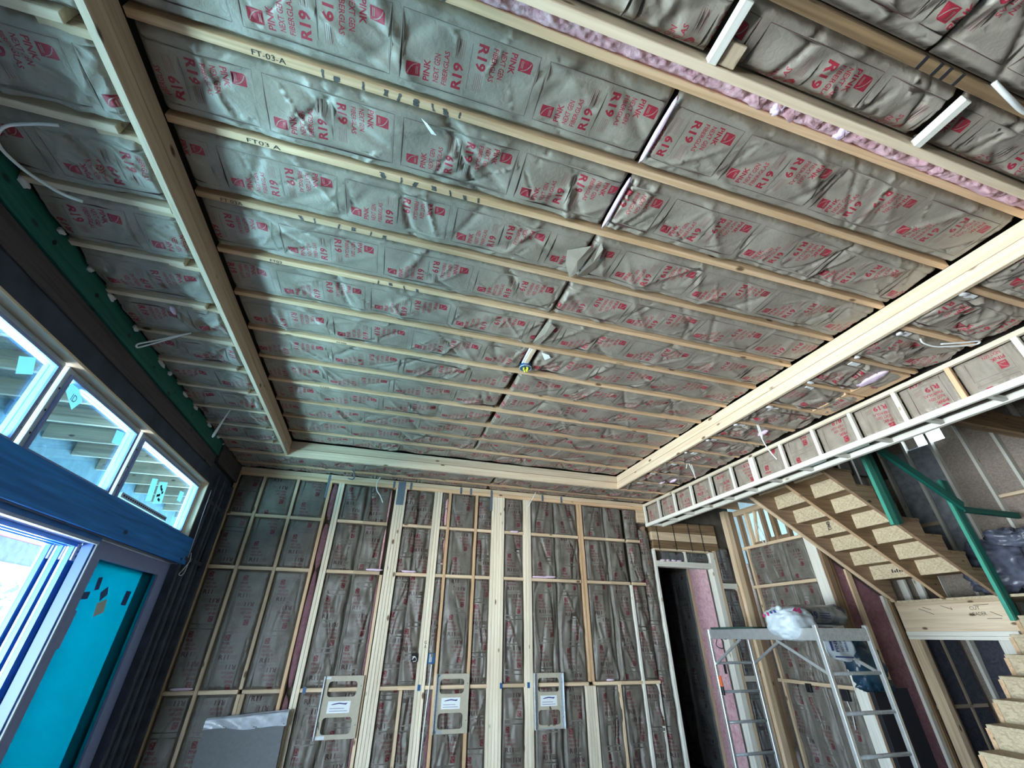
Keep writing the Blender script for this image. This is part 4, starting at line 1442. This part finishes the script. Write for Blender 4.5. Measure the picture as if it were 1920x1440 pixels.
# ---- rolling scaffold
sc = thing('scaffold', (4.68, 4.63, 0), 'aluminium rolling scaffold with ladder ends below the soffit', 'scaffold')
YN, YF = 3.76, 5.50
LEG = {}
for (nm, y, xa, xb, top) in (('n', YN, 4.30, 4.965, 1.875), ('f', YF, 4.41, 5.03, 1.845)):
    for x in (xa, xb):
        box('leg', (x - .021, y - .021, .12), (x + .021, y + .021, top), 'aluminium', sc, .006)
        tube('caster', [(x, y, .12), (x, y, .06)], [.012, .012], 'black_plastic', sc, smooth=False)
        vs, fs = tube_data([Vector((x - .018, y, .062)), Vector((x + .018, y, .062))], .06, 18)
        me = bpy.data.meshes.new('wheel')
        me.from_pydata([tuple(v) for v in vs], [], fs)
        link('wheel', me, 'black_plastic', sc)
    for i in range(5):
        z_ = 1.465 - .305 * i
        tube('rung', [(xa, y, z_), (xb, y, z_)], [.016, .016], 'galvanised', sc, smooth=False, seg=10)
for (xa, xb) in ((4.31, 4.42), (4.965, 5.03)):
    # side rails follow the slight skew of the two ends
    beam('side_rail', (xa, YN + .02, 1.79), (xb, YF - .02, 1.79), .035, .11, 'aluminium', sc)
    beam('brace', (xa, YN, 1.45), (xa + (xb - xa) * .33, YN + .58, 1.735), .018, .03, 'aluminium', sc)
    beam('brace', (xb, YF, 1.45), (xb - (xb - xa) * .33, YF - .58, 1.735), .018, .03, 'aluminium', sc)
box('end_rail', (4.32, YN - .018, 1.735), (4.95, YN + .018, 1.845), 'galvanised', sc)
box('end_rail', (4.43, YF - .018, 1.735), (5.02, YF + .018, 1.84), 'galvanised', sc)
box('platform', (4.37, YN + .9, 1.842), (4.99, YF - .1, 1.866), 'deck_green', sc)
tube('cord_loop', [(4.42, YF - .12, 1.73), (4.41, YF - .10, 1.66), (4.44, YF - .17, 1.63), (4.43, YF - .22, 1.70), (4.42, YF - .20, 1.735)], .006, 'cable_black', sc)
box('strap', (4.388, 5.20, 1.73), (4.43, 5.215, 1.855), 'black_plastic', sc, .002)
o = box('clamp_tool', (4.405, YF - .055, 1.22), (4.425, YF - .0225, 1.33), 'orange')
tag(o, 'orange and black clamp hooked on the far scaffold leg', 'tool')
box('grip', (4.402, YF - .056, 1.13), (4.428, YF - .0225, 1.22), 'black_plastic', o)
o.location = o.location

# ---- bags on the scaffold


def bag_squash(V):
    V = V.copy()
    V[:, 2] *= 1 - .25 * (V[:, 0] > 0) * V[:, 0] / .26
    return V


wbg = thing('plastic_bag', (4.40, 4.12, 1.848), 'stuffed white plastic bag with red and navy print on the scaffold rail', 'bag')
blob('bag_body', (4.42, 4.16, 1.895), (.23, .22, .165), 'bag_white', 71, parent=wbg, amp=.16, freq=7, nu=64, nv=40, squash=bag_squash)
blob('bag_knot', (4.26, 4.10, 2.035), (.03, .03, .025), 'bag_white', 73, parent=wbg, amp=.2, nu=14, nv=9)
for i, (m, y, z_) in enumerate((('magenta', 4.27, 1.965), ('magenta', 4.22, 1.978), ('ink_navy', 4.18, 1.99), ('ink_navy', 4.14, 2.0))):
    q = box('bag_print', (-.004, -.012, -.018), (.004, .012, .018), m, wbg, .003)
    q.location = (4.20 + .012 * i, y, z_)
    q.rotation_euler = (.4 - .2 * i, -.5, 0)
text_mesh('bag_print', '46', (4.31, 3.975, 1.985), X_, Z_, .12, .055, 'magenta', wbg, bold=.03)
lb = thing('insulation_bag', (4.75, 4.5, 1.868), 'long clear bag with navy lettering lying across the scaffold', 'bag')
beam_d = Vector((.62, .10, 0)).normalized()
blob('bag_body', (5.10, 4.46, 1.985), (.46, .19, .115), 'bag_clear', 75, parent=lb, amp=.10, freq=7, nu=64, nv=36)
blob('bag_end', (5.45, 4.50, 2.02), (.12, .17, .09), 'bag_navy', 76, parent=lb, amp=.2, freq=8, nu=36, nv=20)
blob('bag_base', (5.12, 4.46, 1.915), (.40, .17, .045), 'bag_navy', 77, parent=lb, amp=.1, freq=8, nu=40, nv=20)
text_mesh('bag_print', 'R19', (4.80, 4.262, 1.94), X_, Z_, .17, .085, 'ink_navy', lb, bold=.03)
for i in range(3):
    beam('bag_print', (5.0, 4.255, 1.955 + .025 * i), (5.15, 4.255, 1.95 + .025 * i), .002, .010, 'ink_navy', lb, bevel=.0003)
hb = thing('hanging_wrapper', (4.80, 3.92, 1.56), 'white printed wrapper hanging under the scaffold end rail', 'wrapper')
nu, nv = 20, 14
vs = []
for i in range(nu + 1):
    for j in range(nv + 1):
        u_, v_ = i / nu, j / nv
        x = 4.53 + .385 * u_ + .03 * (1 - v_)
        zb = 1.60 - .05 * math.sin(u_ * 2.6) + .08 * max(0, u_ - .75) * 3
        vs.append((x, 3.93 + .012 * math.sin(u_ * 9 + v_ * 3), zb + (1.733 - zb) * v_))
fs = [[i * (nv + 1) + j, (i + 1) * (nv + 1) + j, (i + 1) * (nv + 1) + j + 1, i * (nv + 1) + j + 1] for i in range(nu) for j in range(nv)]
me = bpy.data.meshes.new('sheet')
me.from_pydata(vs, [], fs)
me.polygons.foreach_set('use_smooth', [True] * len(fs))
o = link('sheet', me, 'bag_white', hb)
sm = o.modifiers.new('thickness', 'SOLIDIFY')
sm.thickness = .004
for i, (t_, h_) in enumerate((('PINK', .045), ('NEXT GEN', .03), ('FIBERGLAS', .03))):
    text_mesh('wrapper_print', t_[:4] if i == 0 else t_, (4.70 + .062 * i, 3.915, 1.635 + .002 * i), Z_, NX, .12 if i == 0 else .11, h_, 'ink_navy', hb, bold=.02)
box('wrapper_print', (4.60, 3.914, 1.645), (4.63, 3.916, 1.73), 'ink_navy', hb, .0003)
beam('wrapper_print', (4.62, 3.914, 1.595), (4.86, 3.914, 1.585), .002, .012, 'ink_navy', hb, bevel=.0003)
tp = thing('tarp', (5.40, 4.25, .9), 'dark blue plastic sheet slumped behind the near scaffold leg', 'tarp')
blob('fold', (5.46, 4.30, 1.52), (.20, .13, .23), 'tarp', 81, parent=tp, amp=.35, freq=9, nu=44, nv=30)
blob('fold', (5.55, 4.30, 1.32), (.24, .10, .07), 'tarp', 82, parent=tp, amp=.3, freq=9, nu=44, nv=20)
box('dark_panel', (5.42, 4.28, 0), (5.95, 4.33, 1.28), 'black_plastic', tp)

# ---- wall-mount frames on the far wall


def rr_ring(a, b, c, d, r, n=5):
    pts = []
    for (cx, cz, a0) in ((b - r, d - r, 0), (a + r, d - r, 90), (a + r, c + r, 180), (b - r, c + r, 270)):
        for i in range(n + 1):
            t_ = math.radians(a0 + 90 * i / n)
            pts.append((cx + r * math.cos(t_), cz + r * math.sin(t_)))
    return pts


def mount_frame(x0, x1, z0, z1, label, silver):
    t = thing('mount_frame', ((x0 + x1) / 2, YW - .02, z0), label, 'wall bracket', 'two-window mounting frames on the far wall')
    W_, H_ = x1 - x0, z1 - z0
    holes = [(.13 * W_, .86 * W_, .075 * H_, .335 * H_), (.13 * W_, .86 * W_, .655 * H_, .91 * H_)]
    outer = rr_ring(0, W_, 0, H_, .018, 3)
    P, E_ = [], []
    for k, rg in enumerate([outer] + [rr_ring(*h, .035) for h in holes]):
        b = len(P)
        P += [Vector(p) for p in rg]
        E_ += [(b + i, b + (i + 1) % len(rg)) for i in range(len(rg))]
    res = delaunay_2d_cdt(P, E_, [], 1, 1e-6)
    V2 = [tuple(v) for v in res[0]]
    T2 = []
    for f in res[2]:
        cx = sum(V2[i][0] for i in f) / 3
        cz = sum(V2[i][1] for i in f) / 3
        inside = False
        for h in holes:
            if h[0] + .002 < cx < h[1] - .002 and h[2] + .002 < cz < h[3] - .002:
                inside = True
                # keep the corner fillets
                for (qx, qz, sx, sz) in ((h[0], h[2], 1, 1), (h[1], h[2], -1, 1), (h[0], h[3], 1, -1), (h[1], h[3], -1, -1)):
                    ox, oz = qx + sx * .035, qz + sz * .035
                    if (cx - ox) * sx < 0 and (cz - oz) * sz < 0 and math.hypot(cx - ox, cz - oz) > .035:
                        inside = False
        if not inside:
            T2.append(list(f))
    me = bpy.data.meshes.new('plate')
    me.from_pydata([(x0 + a, YW - .012, z0 + b) for a, b in V2], [], T2)
    pl = link('plate', me, 'mdf', t)
    so = pl.modifiers.new('thickness', 'SOLIDIFY')
    so.thickness = .012
    so.offset = 0
    # lit metal folds
    box('flange', (x0 - .004, YW - .045, z0), (x0 + .010, YW - .005, z1), 'galvanised', t, .002)
    box('flange', (x1 - .006, YW - .045 if silver > 1 else YW - .03, z0), (x1 + .004, YW - .005, z1), 'galvanised' if silver > 1 else 'mdf', t, .002)
    if silver:
        box('edge_fold', (x0 + .010, YW - .0205, z0 + .01), (x0 + .045, YW - .019, z1 - .01), 'galvanised', t, .001)
    if silver > 1:
        box('edge_fold', (x1 - .045, YW - .0205, z0 + .01), (x1 - .006, YW - .019, z1 - .01), 'galvanised', t, .001)
        box('edge_fold', (x0 + .045, YW - .0205, z0 + .004), (x1 - .045, YW - .019, z0 + .016), 'galvanised', t, .001)
    else:
        box('edge_fold', (x0 + .01, YW - .0205, z1 - .03), (x0 + .07, YW - .019, z1 - .006), 'galvanised', t, .001)
        box('edge_fold', (x0 + .01, YW - .0205, z0 + .004), (x0 + .11, YW - .019, z0 + .035), 'galvanised', t, .001)
    lab = box('label', (x0 + .20 * W_, YW - .0215, z0 + .40 * H_), (x0 + .76 * W_, YW - .0195, z0 + .59 * H_), 'label_white', t, .0005)
    q = poly_extrude('label_print', [(x0 + .27 * W_, z0 + .535 * H_), (x0 + .31 * W_, z0 + .53 * H_), (x0 + .48 * W_, z0 + .545 * H_), (x0 + .65 * W_, z0 + .53 * H_), (x0 + .69 * W_, z0 + .56 * H_), (x0 + .60 * W_, z0 + .555 * H_), (x0 + .48 * W_, z0 + .565 * H_), (x0 + .36 * W_, z0 + .552 * H_)], YW - .0222, YW - .0216, 1, 'ink_navy', lab)
    q.matrix_parent_inverse = lab.matrix_basis.inverted()
    for i in range(2):
        q = box('label_print', (x0 + .26 * W_, YW - .0222, z0 + (.43 + .04 * i) * H_), (x0 + (.70 - .08 * i) * W_, YW - .0216, z0 + (.437 + .04 * i) * H_), 'ink_navy', lab, .0001)
        q.matrix_parent_inverse = lab.matrix_basis.inverted()
    for (a, b) in ((.04, .82), (.96, .82), (.04, .2), (.96, .2)):
        box('screw', (x0 + a * W_ - .004, YW - .0225, z0 + b * H_), (x0 + a * W_ + .004, YW - .019, z0 + b * H_ + .008), 'black_plastic', t, .001)
    return t


mount_frame(-.392, .034, .785, 1.350, 'tan mounting frame with two openings next to the wrapped grey sheet', 0)
mount_frame(.872, 1.274, .783, 1.353, 'middle two-opening mounting frame on the far wall, silver left edge', 1)
mount_frame(2.117, 2.512, .778, 1.345, 'two-opening mounting frame with bright silver edges, rightmost of three', 2)

# ---- grey sheet leaning by the left corner, its top in clear film
gs = thing('leaning_sheet', (-1.08, 6.02, 0), 'grey sheet leaning on the far wall, its top wrapped in shiny film', 'sheet')
pts = [(-1.47, 0), (-.66, 0), (-.695, 1.06), (-1.42, 1.01)]
poly_extrude('panel', pts, 5.99, 6.06, 1, 'sheet_grey', gs)
nu, nv = 30, 8
vs = []
for i in range(nu + 1):
    for j in range(nv + 1):
        u_, v_ = i / nu, j / nv
        x = -1.435 + .76 * u_
        vs.append((x, 5.985 - .006 * math.sin(u_ * 17 + v_ * 5) * (1 - .5 * v_) + (.05 * max(0, v_ - .9) * 10), .93 + (.09 + .05 * u_) * v_ + .01 * math.sin(u_ * 9) * (1 - v_)))
fs = [[i * (nv + 1) + j, (i + 1) * (nv + 1) + j, (i + 1) * (nv + 1) + j + 1, i * (nv + 1) + j + 1] for i in range(nu) for j in range(nv)]
me = bpy.data.meshes.new('film')
me.from_pydata(vs, [], fs)
me.polygons.foreach_set('use_smooth', [True] * len(fs))
link('film', me, 'poly', gs)

# ---- electrical boxes and wires on the far wall
e1 = thing('outlet_box', (.80, YW, 1.46), 'blue plastic outlet box between two studs of the far wall', 'electrical box')
box('box_shell', (.752, YW - .004, 1.455), (.838, YW + .06, 1.565), 'box_blue', e1)
box('box_face', (.765, YW - .008, 1.47), (.80, YW - .003, 1.555), 'galvanised', e1, .002)
e2 = thing('outlet_box', (.585, YW, 1.47), 'black outlet box with coiled wire by the triple stud', 'electrical box')
box('box_shell', (.545, YW - .012, 1.475), (.63, YW + .05, 1.56), 'black_plastic', e2)
for i in range(3):
    tube('wire', [(.56, YW - .02, 1.50 + .015 * i), (.59, YW - .05, 1.53), (.61, YW - .03, 1.49), (.57, YW - .03, 1.48)], .003, 'cable_white', e2)
e3 = thing('outlet_box', (5.87, 5.55, 1.18), 'dark outlet box fixed under the rail of the short wall, nearer the far corner', 'electrical box')
box('box_shell', (5.86, 5.50, 1.12), (5.9, 5.57, 1.22), 'black_plastic', e3)
e4 = thing('outlet_box', (5.87, 5.05, 1.18), 'dark outlet box at the white post of the short wall', 'electrical box')
box('box_shell', (5.86, 4.97, 1.08), (5.9, 5.07, 1.20), 'black_plastic', e4)
tube('wire', [(5.87, 5.02, 1.08), (5.86, 5.0, .95), (5.87, 5.03, .8)], .005, 'cable_white', e4)


def cable(label, pts, r=.0065, mat='cable_white', nm='cable', grp='loose white cable ends'):
    o = tube(nm, pts, r, mat, None)
    return tag(o, label, 'cable', grp)


cable('white cable arching below the left rim near the top corner', [(-1.64, 1.50, 3.67), (-1.72, 1.505, 3.645), (-1.82, 1.53, 3.61), (-1.865, 1.60, 3.58), (-1.82, 1.69, 3.56), (-1.72, 1.77, 3.545), (-1.64, 1.80, 3.545)], .007)
cable('white cable loop hanging in front of the green plate', [(-1.60, 3.02, 3.67), (-1.70, 3.03, 3.62), (-1.80, 3.03, 3.56), (-1.87, 3.02, 3.51), (-1.88, 3.04, 3.495), (-1.86, 3.05, 3.51), (-1.75, 3.04, 3.58), (-1.66, 3.03, 3.64)], .006)
cable('doubled white cable hanging near the dark left corner', [(-1.66, 4.33, 3.67), (-1.70, 4.36, 3.55), (-1.745, 4.40, 3.42), (-1.74, 4.41, 3.41), (-1.71, 4.38, 3.52), (-1.68, 4.35, 3.64)], .007)
cable('white cable dropping across the soffit rungs', [(3.58, 3.05, 3.67), (3.59, 3.06, 3.58), (3.60, 3.06, 3.50), (3.63, 3.07, 3.44), (3.66, 3.06, 3.36), (3.69, 3.05, 3.30)], .006)
cable('second strand of white cable above the soffit rungs', [(3.595, 3.05, 3.67), (3.60, 3.05, 3.58), (3.605, 3.06, 3.52)], .006)
cable('twisted white cable pair at the far end of the soffit', [(3.62, 4.30, 3.62), (3.64, 4.27, 3.70), (3.66, 4.27, 3.66), (3.70, 4.28, 3.56), (3.73, 4.30, 3.50), (3.71, 4.28, 3.58), (3.67, 4.25, 3.66)], .005)
cable('long white cable loop lying under the right rim joists', [(3.58, 1.49, 3.66), (3.61, 1.50, 3.635), (3.70, 1.49, 3.615), (3.80, 1.45, 3.61), (3.93, 1.40, 3.615), (3.97, 1.375, 3.62), (3.95, 1.36, 3.625), (3.85, 1.40, 3.62), (3.72, 1.46, 3.62)], .006)
cable('thick white cable curling in at the upper right edge', [(2.06, .215, 3.67), (2.10, .222, 3.655), (2.18, .235, 3.645), (2.30, .25, 3.66), (2.45, .25, 3.69)], .010)
cable('white cable hanging over the far wall top plate, left of the strapped studs', [(-.17, 6.0, 3.66), (-.20, 6.0, 3.58), (-.19, 6.0, 3.48), (-.13, 6.0, 3.40), (-.08, 6.0, 3.31)], .007)
cable('thin white cable pair at the far wall top plate, right of centre', [(2.16, 6.0, 3.66), (2.10, 6.0, 3.55), (2.03, 6.0, 3.43), (2.05, 6.0, 3.46), (2.14, 6.0, 3.62)], .005)
cable('grey cable looping over the far top plate near the left corner', [(-.55, 5.75, 3.665), (-.50, 5.85, 3.62), (-.53, 6.02, 3.60), (-.60, 6.10, 3.63)], .008, 'strap_metal')
cable('thin pale wire running down the dark wall by the window', [(-1.97, 5.48, 3.16), (-1.96, 5.47, 2.90), (-1.96, 5.50, 2.66), (-1.97, 5.55, 2.45)], .003)
cable('small pale wire loop at the end of the blue header', [(-1.96, 5.56, 2.50), (-1.95, 5.57, 2.42), (-1.955, 5.50, 2.33), (-1.955, 5.44, 2.28), (-1.955, 5.50, 2.27), (-1.955, 5.56, 2.31), (-1.955, 5.57, 2.40)], .004)
cable('white wire ring dangling among the open upper studs', [(5.86, 5.62, 3.40), (5.85, 5.60, 3.20), (5.85, 5.57, 3.08), (5.85, 5.53, 3.02), (5.85, 5.50, 3.10), (5.85, 5.54, 3.24), (5.86, 5.60, 3.36)], .006)
cable('black and white riser cable along the triple stud', [(.80, YW - .015, 1.45), (.79, YW - .02, 1.2), (.775, YW - .02, .9), (.765, YW - .02, .5), (.76, YW - .02, .02)], .006)
cable('dark looped wire under the far end of the soffit', [(4.75, 5.3, 3.60), (4.83, 5.3, 3.52), (4.95, 5.28, 3.50), (5.02, 5.27, 3.56), (5.0, 5.27, 3.62)], .006, 'cable_black')

# ---- fixture bracket and round box in the middle of the ceiling
jb = thing('ceiling_box', (.99, 2.93, ZC - .03), 'round blue ceiling box with yellow wire nuts on a wooden bracket', 'electrical box')
box('bracket_board', (.965, 2.69, ZC - .002), (1.005, 3.03, ZC + .036), 'pine', jb)
box('paper_strip', (.947, 2.69, ZC + .004), (.963, 2.95, ZC + .03), 'bit_white', jb, .002)
vs, fs = tube_data([Vector((.992, 2.955, ZC + .03)), Vector((.992, 2.955, ZC - .022))], .052, 24)
me = bpy.data.meshes.new('round_box')
me.from_pydata([tuple(v) for v in vs], [], fs)
link('round_box', me, 'box_blue', jb)
tube('box_rim', [(.992 + .053 * math.cos(a), 2.955 + .053 * math.sin(a), ZC - .022) for a in [i * math.pi / 8 for i in range(17)]], .005, 'galvanised', jb, sub=2)
for dx, dy in ((-.014, -.004), (.016, .012), (.002, .024), (.012, -.02)):
    tube('wire_nut', [(.992 + dx, 2.955 + dy, ZC - .022), (.992 + dx * 1.3, 2.955 + dy, ZC - .048)], [.012, .007], 'yellow', jb, smooth=False)
